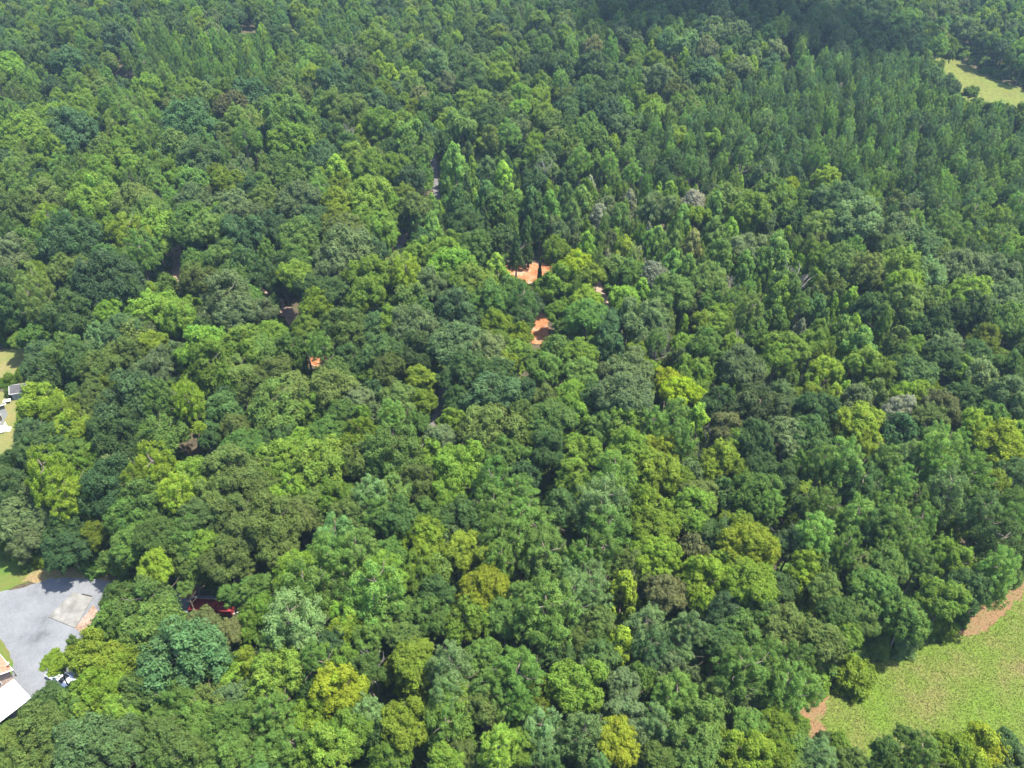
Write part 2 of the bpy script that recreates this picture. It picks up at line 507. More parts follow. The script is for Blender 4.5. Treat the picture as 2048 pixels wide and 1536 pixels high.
def crown_mesh(kind, seed, dense=1.0):
    """unit crown: about 1 wide, from z = 0 to 1, made of leaf clumps on lobes"""
    global rng
    rng = np.random.default_rng(seed)
    lobes = []
    if kind == 'o':
        lobes.append((np.array([0, 0, 0.5]), 0.24))
        k = int(rng.integers(5, 8))
        mains = [(np.array([rng.normal() * 0.04, rng.normal() * 0.04, 0.62]), rng.uniform(0.27, 0.34))]
        for i in range(k):
            az = 2 * math.pi * (i + rng.uniform(-0.3, 0.3)) / k
            mr = rng.uniform(0.19, 0.28)
            rr = (0.52 - mr) * rng.uniform(0.8, 1.15)
            mains.append((np.array([math.cos(az) * rr, math.sin(az) * rr, rng.uniform(0.34, 0.62)]), mr))
        for c, mr in mains:
            m = int(4 + mr * 26)
            for q in range(m):
                d = unit(rng.normal(size=3) + np.array([0, 0, 0.35]) + np.array([c[0], c[1], 0]) * 1.6)
                lr = rng.uniform(0.085, 0.135)
                lobes.append((c + d * (mr - lr * 0.45) * np.array([1, 1, 1.15]), lr))
        nclump, nleaf, crad, lsize = 17, 17, 0.047, 0.0245
    elif kind == 'p':
        tiers = 7
        for i in range(tiers):
            t = i / (tiers - 1)
            R = 0.42 * math.sqrt(max(0, 1 - t ** 1.7)) * (0.85 if i == 0 else 1.0) + 0.02
            m = max(1, int(round(10 * (1 - t) + 1)))
            for q in range(m):
                az = 2 * math.pi * (q + rng.uniform(-0.3, 0.3)) / m + i * 1.3
                for f in ((1.0, 0.55) if t < 0.7 else (1.0,)):
                    rr = R * f * rng.uniform(0.8, 1.1)
                    lobes.append((np.array([math.cos(az) * rr, math.sin(az) * rr, 0.1 + 0.8 * t + (0.05 if f < 1 else 0) + rng.normal() * 0.03]),
                                  rng.uniform(0.062, 0.095)))
        nclump, nleaf, crad, lsize = 6, 20, 0.044, 0.026
    elif kind == 't':
        k = 24
        for i in range(k):
            t = (i + 0.5) / k
            R = 0.44 * (1 - t ** 1.6) ** 0.75 + 0.03
            az = i * 2.4 + rng.normal() * 0.3
            lr = rng.uniform(0.11, 0.17) * (1 - 0.45 * t)
            lobes.append((np.array([math.cos(az) * max(0, R - lr * 0.5), math.sin(az) * max(0, R - lr * 0.5), 0.06 + 0.88 * t]), lr))
        lobes.append((np.array([0, 0, 0.4]), 0.2))
        nclump, nleaf, crad, lsize = 13, 16, 0.055, 0.034
    elif kind == 'c':
        k = 34
        for i in range(k):
            t = (i + 0.5) / k
            R = 0.44 * (1 - t) ** 0.9 + 0.02
            az = i * 2.4
            lobes.append((np.array([math.cos(az) * R * 0.75, math.sin(az) * R * 0.75, 0.02 + 0.94 * t]), 0.13 * (1 - 0.6 * t)))
        nclump, nleaf, crad, lsize = 9, 12, 0.05, 0.04
    else:
        for i in range(11):
            az = i * 2.4
            R = 0.34 * math.sqrt((i + 0.3) / 11)
            lobes.append((np.array([math.cos(az) * R, math.sin(az) * R, 0.62 - 1.3 * R * R + rng.normal() * 0.08]), rng.uniform(0.14, 0.2)))
            lobes.append((np.array([math.cos(az) * R * 1.15, math.sin(az) * R * 1.15, 0.2]), 0.17))
        nclump, nleaf, crad, lsize = 26, 20, 0.06, 0.030
    nleaf = max(5, int(nleaf * 2.0 * dense))
    lsize *= 0.74 / math.sqrt(dense)
    P, N, VAR = [], [], []
    for c, lr in lobes:
        lv, lh = rng.normal() * 0.08, rng.normal() * 0.12
        nc = max(6, int(nclump * (lr / 0.12) ** 1.3)) if kind in 'os' else nclump
        d = unit(rng.normal(size=(nc, 3)) + np.array([0, 0, 0.45]))
        rad = np.where(rng.random((nc, 1)) < 0.14, rng.uniform(1.1, 1.5, (nc, 1)), rng.uniform(0.72, 1.08, (nc, 1)))
        cc = c + d * lr * rad
        for q in range(nc):
            cv = lv + rng.normal() * 0.09
            hv = lh + rng.normal() * 0.10
            e = unit(rng.normal(size=(nleaf, 3)))
            P.append(cc[q] + e * crad * rng.uniform(0.3, 1.3, (nleaf, 1)))
            if kind in 'pc':
                N.append(unit(rng.normal(size=(nleaf, 3)) * 0.45 + e * 0.55 + d[q] * 0.45 + np.array([0, 0, 0.4])))
            else:
                N.append(unit(e * 0.55 + d[q] * 0.7 + np.array([0, 0, 0.45]) + rng.normal(size=(nleaf, 3)) * 0.45))
            vv = np.empty((nleaf, 2))
            vv[:, 0] = 0.45 + cv + rng.normal(size=nleaf) * 0.14
            vv[:, 1] = 0.5 + hv + rng.normal(size=nleaf) * 0.12
            VAR.append(vv)
    P, N, VAR = np.concatenate(P), np.concatenate(N), np.clip(np.concatenate(VAR), 0, 1)
    return leaves_mesh('crown_' + kind, P, N, lsize, VAR, [M_LEAF], 0.32 if kind == 'p' else 0.6)


def limb_mesh(name, segs, m, sides=6):
    V, F = [], []
    for (p, q, r0, r1) in segs:
        p, q = np.array(p, float), np.array(q, float)
        d = unit(q - p)
        a = unit(np.cross(d, [0.3, 0.9, 0.2]))
        b = np.cross(d, a)
        base = len(V)
        for (c, r) in ((p, r0), (q, r1)):
            for i in range(sides):
                t = 2 * math.pi * i / sides
                V.append(c + (a * math.cos(t) + b * math.sin(t)) * r)
        for i in range(sides):
            j = (i + 1) % sides
            F.append((base + i, base + j, base + sides + j, base + sides + i))
        F.append(tuple(base + sides + i for i in range(sides)))
    return mesh_from(name, V, F, [m], smooth=True)


def trunk_segs(seed, pine=False):
    """unit trunk: height 1; its limbs reach into the crown"""
    r = random.Random(seed)
    segs, pts = [], [(0, 0, 0)]
    for i in range(1, 6):
        z = i * (0.9 if pine else 0.78) / 5
        pts.append((r.gauss(0, 0.006) * i, r.gauss(0, 0.006) * i, z))
    rad = [0.021, 0.0175, 0.015, 0.012, 0.009, 0.004]
    for i in range(5):
        segs.append((pts[i], pts[i + 1], rad[i], rad[i + 1]))
    for k in range(9):
        z0 = 0.45 + 0.4 * k / 9 if not pine else 0.5 + 0.38 * k / 9
        az, L = k * 2.4 + r.gauss(0, 0.3), r.uniform(0.10, 0.19) * (1.1 - 0.05 * k)
        up = 0.3 if pine else 0.9
        p = (0, 0, z0)
        q = (math.cos(az) * L, math.sin(az) * L, z0 + L * up)
        segs.append((p, q, 0.007, 0.003))
        segs.append((q, (q[0] + math.cos(az + 0.5) * L * 0.5, q[1] + math.sin(az + 0.5) * L * 0.5, q[2] + L * 0.45), 0.003, 0.001))
    return segs


def dead_segs(seed, n=11, spread=0.33, twigs=3):
    """bare tree: height 1"""
    r = random.Random(seed)
    segs = []
    top = [(0, 0, 0)]
    for i in range(1, 7):
        top.append((r.gauss(0, 0.012) * i, r.gauss(0, 0.012) * i, i / 6 * 0.92))
        segs.append((top[i - 1], top[i], 0.02 * (1 - (i - 1) / 7), 0.02 * (1 - i / 7)))
    for k in range(n):
        z0 = 0.35 + 0.5 * k / n
        az, L = k * 2.4 + r.gauss(0, 0.4), spread * r.uniform(0.6, 1.1) * (1.15 - 0.6 * k / n)
        q = (math.cos(az) * L, math.sin(az) * L, z0 + L * r.uniform(0.5, 1.1))
        segs.append(((0, 0, z0), q, 0.009, 0.004))
        for _ in range(twigs):
            a2, l2 = az + r.gauss(0, 0.8), L * r.uniform(0.3, 0.6)
            f = r.uniform(0.5, 1.0)
            b = (q[0] * f, q[1] * f, z0 + (q[2] - z0) * f)
            segs.append((b, (b[0] + math.cos(a2) * l2, b[1] + math.sin(a2) * l2, b[2] + l2 * r.uniform(0.3, 0.9)), 0.004, 0.0015))
    return segs


CROWNS = {'o': [crown_mesh('o', 100 + i) for i in range(9)], 'p': [crown_mesh('p', 200 + i) for i in range(7)],
          't': [crown_mesh('t', 300 + i) for i in range(6)], 'c': [crown_mesh('c', 400 + i) for i in range(2)],
          's': [crown_mesh('s', 500 + i) for i in range(4)]}
TRUNKS = {'o': [limb_mesh('trunk', trunk_segs(i), M_BARK) for i in range(3)], 'p': [limb_mesh('trunk', trunk_segs(10 + i, True), M_BARK) for i in range(2)]}
TRUNKS['t'], TRUNKS['c'], TRUNKS['s'] = TRUNKS['o'], TRUNKS['p'], TRUNKS['o']
DEADS = [limb_mesh('dead_tree', dead_segs(i), M_DEAD, 5) for i in range(3)]
DEAD_SHRUB = limb_mesh('dead_shrub', dead_segs(9, 22, 0.5, 7), M_DEADBR, 4)


LIGHT = {}
for k, base in (('o', 100), ('p', 200), ('t', 300), ('c', 400), ('s', 500)):
    LIGHT[k] = [crown_mesh(k, base + i, 0.4) for i in range(len(CROWNS[k]))]


def joined_mesh(kind, i):
    """crown and trunk of a small far tree in one mesh, height 1, width 1"""
    c = LIGHT[kind][i]
    t = TRUNKS[kind][i % len(TRUNKS[kind])]
    bm = bmesh.new()
    bm.from_mesh(t)
    for f in bm.faces:
        f.material_index = 1
    me = bpy.data.meshes.new('tree_' + kind)
    bm.to_mesh(me)
    bm.free()
    n0, n1 = len(me.vertices), len(c.vertices)
    z0 = {'o': 0.36, 'p': 0.42, 't': 0.12, 'c': 0.03, 's': 0.0}[kind]
    co = np.empty(n1 * 3, np.float32)
    c.vertices.foreach_get('co', co)
    co = co.reshape(-1, 3)
    co[:, 2] = z0 + co[:, 2] * (1 - z0)
    tv = np.empty(n0 * 3, np.float32)
    t.vertices.foreach_get('co', tv)
    tv = tv.reshape(-1, 3) * np.array([1.6, 1.6, 0.95])
    lv = np.empty(len(t.loops), np.int32)
    t.loops.foreach_get('vertex_index', lv)
    ls, lt = np.empty(len(t.polygons), np.int32), np.empty(len(t.polygons), np.int32)
    t.polygons.foreach_get('loop_start', ls)
    t.polygons.foreach_get('loop_total', lt)
    var = np.empty(n1 * 4, np.float32)
    c.attributes['var'].data.foreach_get('color', var)
    out = bpy.data.meshes.new('tree_' + kind)
    nq = n1 // 4
    out.vertices.add(n1 + n0)
    out.vertices.foreach_set('co', np.concatenate([co, tv]).astype(np.float32).ravel())
    out.loops.add(n1 + len(lv))
    out.loops.foreach_set('vertex_index', np.concatenate([np.arange(n1), lv + n1]).astype(np.int32))
    out.polygons.add(nq + len(ls))
    out.polygons.foreach_set('loop_start', np.concatenate([np.arange(0, n1, 4), ls + n1]).astype(np.int32))
    out.polygons.foreach_set('loop_total', np.concatenate([np.full(nq, 4), lt]).astype(np.int32))
    out.polygons.foreach_set('material_index', np.concatenate([np.zeros(nq), np.ones(len(ls))]).astype(np.int32))
    a = out.attributes.new('var', 'FLOAT_COLOR', 'POINT')
    a.data.foreach_set('color', np.concatenate([var, np.full(n0 * 4, 0.5, np.float32)]).astype(np.float32))
    out.materials.append(M_LEAF)
    out.materials.append(M_BARK)
    out.update(calc_edges=True)
    bpy.data.meshes.remove(me)
    return out


WHOLE = {k: [joined_mesh(k, i) for i in range(len(v))] for k, v in CROWNS.items()}

# ------------------------------------------------------------------ leaf colours (albedo)
TONE = {'D': (0.054, 0.098, 0.027), 'B': (0.054, 0.099, 0.036), 'b': (0.088, 0.146, 0.050), 'G': (0.081, 0.142, 0.029), 'L': (0.110, 0.180, 0.024),
        'Y': (0.116, 0.172, 0.017), 'y': (0.146, 0.182, 0.014), 'O': (0.092, 0.134, 0.031), 'P': (0.093, 0.132, 0.050), 'E': (0.110, 0.124, 0.044),
        'W': (0.150, 0.165, 0.110), 'Z': (0.175, 0.235, 0.010)}
TONE_NAME = {'D': 'dark green', 'B': 'dark blue-green', 'b': 'pale blue-green', 'G': 'mid green', 'L': 'bright green', 'Y': 'yellow-green',
             'y': 'golden yellow', 'O': 'olive green', 'P': 'greyish green', 'E': 'brownish', 'W': 'thin silvery grey', 'Z': 'vivid lime yellow'}
FORM_NAME = {'o': 'round-crowned tree', 'p': 'pine with tufted needles', 't': 'narrow pointed young tree', 'c': 'conical evergreen', 's': 'low bushy shrub'}

# the trees of the photograph tile by tile: x, y, crown width (all in quarter pixels of the tile), tone + form
TILES = {
 (0, 1152, 4): "920,150,420,Go;1150,240,460,Go;1250,420,400,Go;880,330,320,Go;760,600,520,Yo;400,640,320,Yo;980,660,300,Yo;520,400,230,Oo;1420,680,620,Bo;"
  "1600,390,330,Eo;1790,490,260,Eo;1990,380,260,Lo;1950,720,260,Yo;1800,790,250,Lo;800,880,320,Yo;680,960,280,Lo;400,980,330,Do;560,1080,340,Go;"
  "170,1060,220,Do;930,1090,300,Lo;740,1170,160,Ys;1150,1000,360,Go;1420,1000,360,Go;1250,1170,320,Go;250,1250,420,Oo;80,1360,320,Oo;700,1380,460,bo;"
  "1000,1320,340,bo;900,1490,380,bo;250,1480,360,Oo;1330,1330,380,Oo;1560,1180,360,Go;1650,1000,300,Oo;1900,1000,300,bo;1890,1180,360,Go;1560,1440,400,Oo;"
  "1300,1490,320,Go;1850,1430,340,Go;1800,70,400,Go;1450,30,240,Go;2010,120,240,Go;480,1330,280,Oo;1080,650,160,Ds",
 (512, 1152, 4): "400,100,460,Gp;260,330,500,bp;60,260,240,Lo;130,560,280,Gp;420,620,220,Gp;980,120,540,Gp;770,330,300,Lo;740,430,240,Yo;600,560,240,Bo;"
  "1080,360,280,Oo;920,460,260,Go;1800,130,380,yo;1430,150,300,Do;1400,330,300,Go;1700,380,320,Lo;1990,330,280,Go;1200,520,280,Oo;1270,620,260,Yo;"
  "1270,820,330,Yt;1110,760,200,Yt;900,740,260,Go;1560,700,420,bp;1500,880,300,bp;1830,640,260,Go;640,860,380,yo;480,1060,160,yt;650,680,260,Lo;"
  "880,1080,300,bp;1160,1190,340,Yo;1540,1220,460,Gp;1560,1030,360,Lo;160,800,420,Lo;130,1030,340,Gp;400,1180,320,Yo;690,1230,340,Lo;560,1420,420,Lo;"
  "280,1360,360,Gp;1050,1490,320,Lo;1480,1490,280,Lo;1940,1340,340,Lp;1850,900,280,Gp;1980,1090,260,Gp;1830,1050,280,Oo;1960,820,300,Gp;1010,1250,220,Do;"
  "80,1460,300,Go;1640,1440,260,Oo;380,850,200,Do",
 (1024, 1152, 4): "280,230,520,Gp;490,140,360,bp;90,100,260,Gp;100,740,400,Gp;630,110,300,bp;880,130,280,Yt;850,570,330,Yt;680,370,240,Oo;1090,390,400,bp;"
  "1100,540,320,Bp;1420,400,290,bp;1390,590,160,bp;1250,150,290,Eo;1530,80,400,Yo;1880,60,340,Yo;1670,260,280,Bo;520,880,400,Lo;280,970,280,Yo;510,560,260,Oo;"
  "900,880,270,Po;1020,810,230,Go;1220,710,270,Po;1420,790,190,Po;1300,920,360,Gp;1180,1150,300,bp;950,1140,280,Po;230,1180,360,bp;560,1250,420,bp;"
  "840,1330,310,yo;230,1430,280,bp;60,1330,240,Lo;1010,1340,200,Po;1520,680,170,Es;1880,720,420,Gp;1850,960,260,Po;1850,480,320,Go;1950,270,260,Go;"
  "1500,1180,380,Go;1420,1340,360,Go;1600,980,300,Oo;1850,1400,460,Yo;1470,1490,270,Oo;1200,1500,260,Oo;1900,1200,260,Go;700,640,260,Do;60,1020,260,Gp;"
  "1640,560,280,Do;720,1480,200,bp;350,640,240,Do;560,1010,220,Ls",
 (1536, 1152, 4): "80,90,240,Do;270,120,260,Yt;450,90,260,Oo;60,640,300,Gp;140,420,320,Oo;260,650,280,Gp;120,880,360,Gp;320,850,280,Gp;430,530,300,Oo;"
  "630,470,220,Lo;690,770,320,Ys;560,280,280,Go;760,340,270,Go;850,120,320,Go;880,540,220,Os;1080,350,340,Go;1090,540,220,bs;1400,170,330,Lo;1420,410,230,Ls;"
  "1320,380,200,Ls;1590,90,300,Do;1740,30,340,Gp;50,1190,220,Yo;450,1360,380,bp;700,1450,300,Oo;60,1450,260,Yo;1150,1200,240,Go;1000,1420,320,Go;"
  "1250,1370,340,Gp;1800,1350,260,yo;1500,1450,320,Yo;1660,1440,400,yo;1980,1290,260,Do;1980,1470,240,Po;240,1180,200,Ls;1180,480,150,Gs;1530,300,180,Gs",
 (0, 768, 4): "330,130,380,Yo;520,230,300,Yo;560,380,270,Yo;60,55,130,Gs;280,400,380,Bo;230,510,300,Do;430,440,270,Do;130,620,280,Do;60,800,250,Do;"
  "400,700,400,Yp;520,880,330,Yp;560,560,250,Go;650,650,220,Lo;750,540,170,Lo;760,160,290,Oo;720,290,220,Oo;1020,190,470,Bo;960,420,390,Do;1260,120,320,Go;"
  "1300,390,330,Go;600,110,190,Do;1500,110,270,Yp;1570,210,220,Yp;1760,230,270,Do;1660,420,250,Do;1270,660,430,Yp;1390,830,310,Yp;1050,740,240,Yp;"
  "1580,720,300,Lo;850,830,390,Bo;1150,980,340,Go;1080,1100,320,Go;1850,690,380,Oo;1950,500,270,Go;1760,860,300,Oo;1900,1080,390,Oo;1600,1080,280,Do;"
  "150,1080,400,Po;230,1270,270,Po;330,1080,270,Po;170,860,190,Po;50,1160,210,Go;60,1280,200,Gs;750,1080,270,Yo;800,1230,270,Yo;560,1160,310,Do;"
  "560,1330,340,Bo;1080,1290,320,Go;1230,1230,300,Go;1450,1230,330,Go;1610,1300,260,Lo;1850,1390,350,Oo;1500,1430,330,Go;860,1390,190,Ys;1230,1490,250,Yo;"
  "960,1430,270,Go;200,1430,200,Gs;330,1380,150,Ys;1420,1030,180,Os;1900,360,240,Oo;790,1000,270,Yo;690,950,250,Do;1980,880,280,Oo",
 (512, 768, 4): "120,180,420,Oo;30,60,270,Oo;300,100,340,Oo;630,80,390,Oo;770,170,270,Po;480,200,260,Lo;700,270,270,Go;840,280,250,Lo;940,60,190,Bo;"
  "970,260,210,Po;1130,140,280,Oo;1310,120,310,Yo;1620,100,300,Do;1890,80,360,Bo;1710,180,170,Ls;840,410,320,Yo;560,420,280,Go;200,450,270,Do;350,470,240,Lo;"
  "200,600,300,Lo;520,640,390,Lo;1130,530,470,Oo;830,620,300,Oo;1290,820,300,Oo;1110,850,300,Oo;1300,340,250,Go;1560,280,230,Lo;1480,430,240,Po;"
  "1900,380,410,Oo;1790,250,170,Ys;1960,530,250,Go;1600,680,420,Lo;1430,580,230,Lo;1570,870,290,Lo;1900,780,430,Gp;1900,980,380,Gp;890,880,300,bp;980,1010,300,Gp;"
  "300,860,320,Lo;640,900,310,Lo;700,960,210,Yo;40,700,270,Oo;40,860,240,Oo;120,1080,410,Oo;340,1060,300,Oo;150,1300,320,Oo;460,1000,270,Oo;620,1180,330,bp;"
  "560,1330,360,Gp;800,1300,330,Gp;280,1330,170,Ls;300,1480,370,Lp;1160,1080,300,Do;1330,1050,290,Go;1640,1080,330,Do;1380,1230,320,Yo;1330,1390,250,Yo;"
  "1680,1330,280,Yo;1560,1250,210,Po;1920,1180,360,Gp;1950,1390,300,Gp;1060,1380,300,Go;1000,1490,350,Lp;1300,1500,270,Lo;870,1150,230,Oo;740,1050,270,Oo;"
  "1480,1460,220,Oo;1180,260,160,Gs",
 (1024, 768, 4): "80,100,250,Bo;270,100,270,Oo;480,100,250,Lo;640,130,240,Do;900,90,410,Po;1310,60,260,Zo;1470,110,170,Zo;1650,150,290,Do;1950,200,410,Po;"
  "1950,430,320,Do;90,290,270,Oo;80,450,250,Lo;100,600,210,Go;300,300,310,Go;540,340,250,Lt;750,330,270,Go;300,520,310,Do;520,560,320,Lo;520,740,270,Lo;"
  "900,360,310,Lo;920,520,310,Lo;1130,280,270,Gp;1290,220,250,Gp;1350,390,270,Gp;1480,330,230,Lt;1200,540,260,yo;1150,680,330,Yo;1310,780,250,Yo;"
  "1400,570,230,Gp;1430,690,190,Po;1640,620,300,Yo;1780,500,250,Lo;1840,700,190,Yo;1740,350,280,Eo;830,700,330,Gp;720,950,430,bp;780,1130,380,Gp;"
  "720,1320,300,Gp;1120,1050,360,Yo;1150,1180,310,Yo;1420,1000,310,Lo;1490,900,250,Oo;80,850,290,Gp;60,1010,260,Gp;200,1120,370,Gp;270,1320,420,Gp;"
  "80,1270,340,Gp;560,1370,250,Gp;1960,900,370,Go;1880,1280,380,yo;1800,1150,260,Yo;1160,1370,330,Yo;1330,1370,190,Ys;1470,1310,230,Eo;1500,1480,260,Yo;"
  "1660,1200,280,Do;1640,1340,220,Do;1000,1460,270,Oo;640,1490,230,bp;460,1500,220,bp;1700,1480,250,Lo;400,980,260,Do;1700,940,190,Ys;880,1450,220,Oo;1960,620,260,Do",
 (1536, 768, 4): "80,150,350,Po;340,220,310,Do;120,430,320,Po;340,430,330,Do;340,80,190,Yo;520,110,170,Yt;610,120,170,Lt;720,100,210,Po;870,80,210,Oo;"
  "1050,220,260,Wo;1100,90,220,Yo;1220,80,220,Yo;730,340,340,Yo;780,480,250,Yo;1390,170,240,Eo;1300,320,300,Oo;1440,260,190,Eo;1570,100,250,Do;1900,120,340,Po;"
  "1780,260,230,Go;1720,120,190,Go;1660,340,230,Yo;1560,400,170,Ys;1870,500,340,yo;2000,380,180,Lo;620,590,360,Gp;430,620,250,Gp;240,620,210,Go;950,580,270,Gp;"
  "1120,560,230,bp;1380,520,370,Gp;1650,700,320,Gp;740,780,330,Dp;880,800,220,Dp;1060,760,250,Gp;1180,900,250,Gp;1410,860,380,bp;1380,700,270,Gp;1930,720,250,Do;"
  "1990,900,190,Gp;1720,1020,330,Dp;1950,1060,270,Gp;30,950,220,Gp;170,870,190,Ot;200,1130,150,Yt;430,950,300,Gp;380,1160,300,Gp;440,1290,260,Gp;720,1040,330,Gp;"
  "880,1140,330,Dp;1050,1080,290,Gp;1230,1080,300,Gp;1000,940,250,Gp;170,1290,290,Bo;650,1300,250,Gp;950,1300,270,Gp;1150,1290,270,Gp;1530,1130,190,Yt;"
  "1420,1100,150,Ls;1850,1290,420,Dp;1820,1440,340,Gp;320,1460,230,Yo;460,1470,210,Go;1400,1400,260,Lo;1510,1440,280,Lo;1280,1420,170,ys;750,1450,250,Oo;"
  "950,1460,270,Go;100,730,260,Do;260,1000,220,Do",
 (0, 384, 4): "130,160,340,Go;350,60,270,Oo;420,210,270,Yp;740,80,340,Lo;750,200,300,Lo;1080,110,340,Oo;1200,200,270,Go;1560,110,300,Po;1840,110,260,Po;"
  "1770,190,190,Lo;560,420,410,Bo;440,340,270,Go;1020,340,320,Yo;1230,330,320,Lo;1130,440,300,Go;1500,280,320,Go;1660,330,300,Go;1920,350,320,Bo;80,480,270,Po;"
  "220,380,210,Go;270,500,190,Go;1560,520,230,Go;880,700,450,Bo;1020,800,340,Do;700,780,300,Do;520,640,270,Oo;260,700,280,Op;240,830,270,Op;60,700,200,Do;"
  "80,870,230,Do;100,1030,300,Go;380,1010,240,Do;600,1000,360,Do;140,1170,270,Lo;270,1150,220,Go;880,980,210,Lo;1250,960,340,Lo;1420,1000,300,Lo;1550,1020,220,Oo;"
  "960,1120,270,bo;800,1170,230,bo;1090,1150,230,Oo;1560,650,270,Oo;1620,740,330,Oo;1820,880,420,Po;1900,1010,310,Po;380,1310,300,Bo;560,1260,270,Go;330,1440,250,Bo;"
  "650,1330,300,Do;480,1440,270,Lo;820,1400,270,Oo;1030,1290,290,Oo;1240,1230,210,Yo;1260,1400,250,Po;1400,1330,270,Po;1640,1260,370,Lo;1700,1420,380,Lo;"
  "1950,1250,310,Lo;1900,1440,270,Oo;1150,1480,250,Po;1960,540,220,Do;1760,560,270,Go;30,1080,180,Ls;150,1440,150,Ls;60,1470,150,Ls",
 (512, 384, 4): "330,80,320,Po;80,90,250,Oo;130,330,300,Bo;330,370,300,Go;460,240,230,Bo;660,80,250,Yo;900,60,320,Lo;1130,160,270,Lo;880,240,230,Lo;1000,300,290,Lo;"
  "620,220,190,Yo;700,310,270,Oo;820,380,200,Oo;1260,120,230,Oo;1400,100,170,Gt;1620,160,260,Dt;1850,80,210,Dt;1970,120,230,Go;1680,270,250,Do;1410,330,190,Gt;"
  "1300,260,150,Dt;720,520,410,Po;600,640,270,Po;640,820,250,Do;330,560,250,Go;200,600,230,Do;330,700,270,Lo;80,660,240,Do;120,790,190,Do;910,720,370,Lo;"
  "900,850,320,Lo;440,770,270,Do;1130,520,320,Op;1220,620,250,Yp;1330,480,210,Lo;1500,490,250,Lo;1740,450,270,Go;1560,620,320,Lo;1760,760,300,Lo;1640,740,250,Lo;"
  "1420,740,250,Po;1920,620,210,Lt;1960,400,230,Do;1200,840,230,Oo;1600,970,340,Bo;1850,880,290,Go;370,1050,250,Lo;130,1150,270,Lo;370,1220,210,Lo;60,1280,270,Go;"
  "60,930,260,Po;680,1130,340,Oo;920,1130,290,Bo;1250,1100,370,Po;1050,1020,230,Lo;1000,1300,330,Do;1300,1280,340,Do;1600,1250,370,Po;1850,1290,310,Po;"
  "1500,1430,330,Do;780,1340,250,Do;1060,1440,270,Oo;1320,1500,220,Yo;1880,1050,210,Yo;1990,1080,180,Yo;1940,1190,180,Lo;1980,1340,200,Yo;300,1380,170,Gs;"
  "630,1460,340,Oo;180,1470,310,Oo;1700,1440,310,Do;1930,1460,270,Do",
 (1024, 384, 4): "60,120,190,Gt;180,150,210,Dt;300,130,190,Gt;420,60,170,Dt;560,120,220,Gt;480,220,190,Gt;700,200,150,Wt;760,120,170,Po;940,90,130,Wt;850,250,190,Gt;"
  "1150,130,260,Po;1260,60,190,Lt;1450,80,190,Wo;1500,190,160,Yo;1620,180,210,Gt;1700,90,270,Oo;1900,160,280,Lo;1870,260,150,Yt;100,420,180,Dc;30,450,170,Dc;"
  "225,540,120,Dc;350,470,200,Yo;600,480,210,Lt;510,590,220,Zo;630,690,200,Yo;700,460,170,Gt;900,480,170,Yt;1100,420,170,Gt;1170,430,190,Gt;1290,470,190,Ot;"
  "1350,260,190,Gt;1440,440,170,Et;1600,360,210,Gt;1740,360,190,Lt;1660,520,230,Go;1880,470,260,Po;820,620,210,Oo;950,640,210,Go;1130,650,220,Wo;1260,620,190,Gt;"
  "1400,660,210,Gt;1560,720,250,Oo;1850,640,210,Gt;1980,600,190,Gt;380,780,350,Lo;360,960,300,Lo;600,850,300,Yo;600,1000,270,Go;900,850,210,Lo;1040,820,170,Lt;"
  "930,970,190,Lo;1320,840,300,Go;1470,900,170,Eo;1600,880,210,Go;1760,880,210,Gp;1900,900,220,Op;60,850,280,Dp;90,960,230,Dp;180,780,140,Es;60,1130,260,Yo;"
  "50,1290,210,Lo;770,1090,260,Bo;790,1220,210,Bo;1070,1040,370,Po;1150,1190,250,Wo;320,1230,280,Oo;560,1290,230,Lo;660,1250,150,Gt;1000,1300,190,Yo;280,1420,250,Go;"
  "560,1440,250,Go;1540,1040,190,Yo;1660,1080,210,Lo;1380,1220,190,Lo;1540,1230,250,Go;1750,1210,170,Lo;1930,1120,210,Go;950,1430,340,Po;1270,1380,160,Es;"
  "1250,1500,190,Zo;1460,1470,250,Lo;1850,1400,320,Po;1650,1390,210,Go;750,1440,190,Po;1700,970,170,Yo;430,1420,180,Go",
 (1536, 384, 4): "60,120,230,Go;340,130,230,Go;150,60,210,Lo;560,90,320,bo;830,70,190,Lp;840,150,210,Dp;1010,110,230,Oo;1150,150,190,Po;700,270,370,bo;420,280,250,Oo;"
  "150,350,110,Yt;350,410,170,Oo;1350,130,250,Dp;1500,330,260,Gp;1400,250,210,Gp;1640,170,230,Gp;1860,200,190,Lp;1700,380,150,Yo;1850,400,250,Gp;2000,100,220,Gp;"
  "2000,440,190,Lo;1000,350,300,Po;1180,440,290,bo;1370,470,190,Oo;60,560,280,Gt;440,510,190,Lo;560,560,270,Oo;780,610,270,Oo;1000,500,270,Oo;1060,640,320,Lo;"
  "1240,680,290,bo;1090,800,300,Yo;1070,900,280,Oo;1540,620,290,Po;1780,640,290,Po;1680,820,270,Lo;1880,880,310,Po;1500,880,230,Lo;1650,960,340,Do;1900,1060,310,Go;"
  "130,750,230,Go;90,880,260,Lt;60,1000,190,Go;640,900,190,Lt;510,900,130,Lt;820,920,250,Do;390,870,170,Do;480,760,210,Oo;690,1100,150,Lt;900,1150,220,Lc;560,1170,230,Gt;"
  "1180,1230,150,Lo;1050,1180,190,Oo;1180,1060,190,Do;1420,1260,290,Po;1720,1190,230,Yo;1650,1280,250,Do;1450,1360,250,Do;150,1260,260,Lo;360,1180,190,Lo;430,1290,130,Yo;"
  "60,1330,210,Lo;1150,1480,310,Do;1550,1430,190,Lo;1700,1440,230,Po;1930,1400,270,Go;700,1270,270,Gt;780,1370,260,Lo;900,1420,210,Lo;460,1420,230,Yo;250,1120,130,Wt;"
  "1900,730,250,Do;1300,860,220,Go;1350,1020,240,Do",
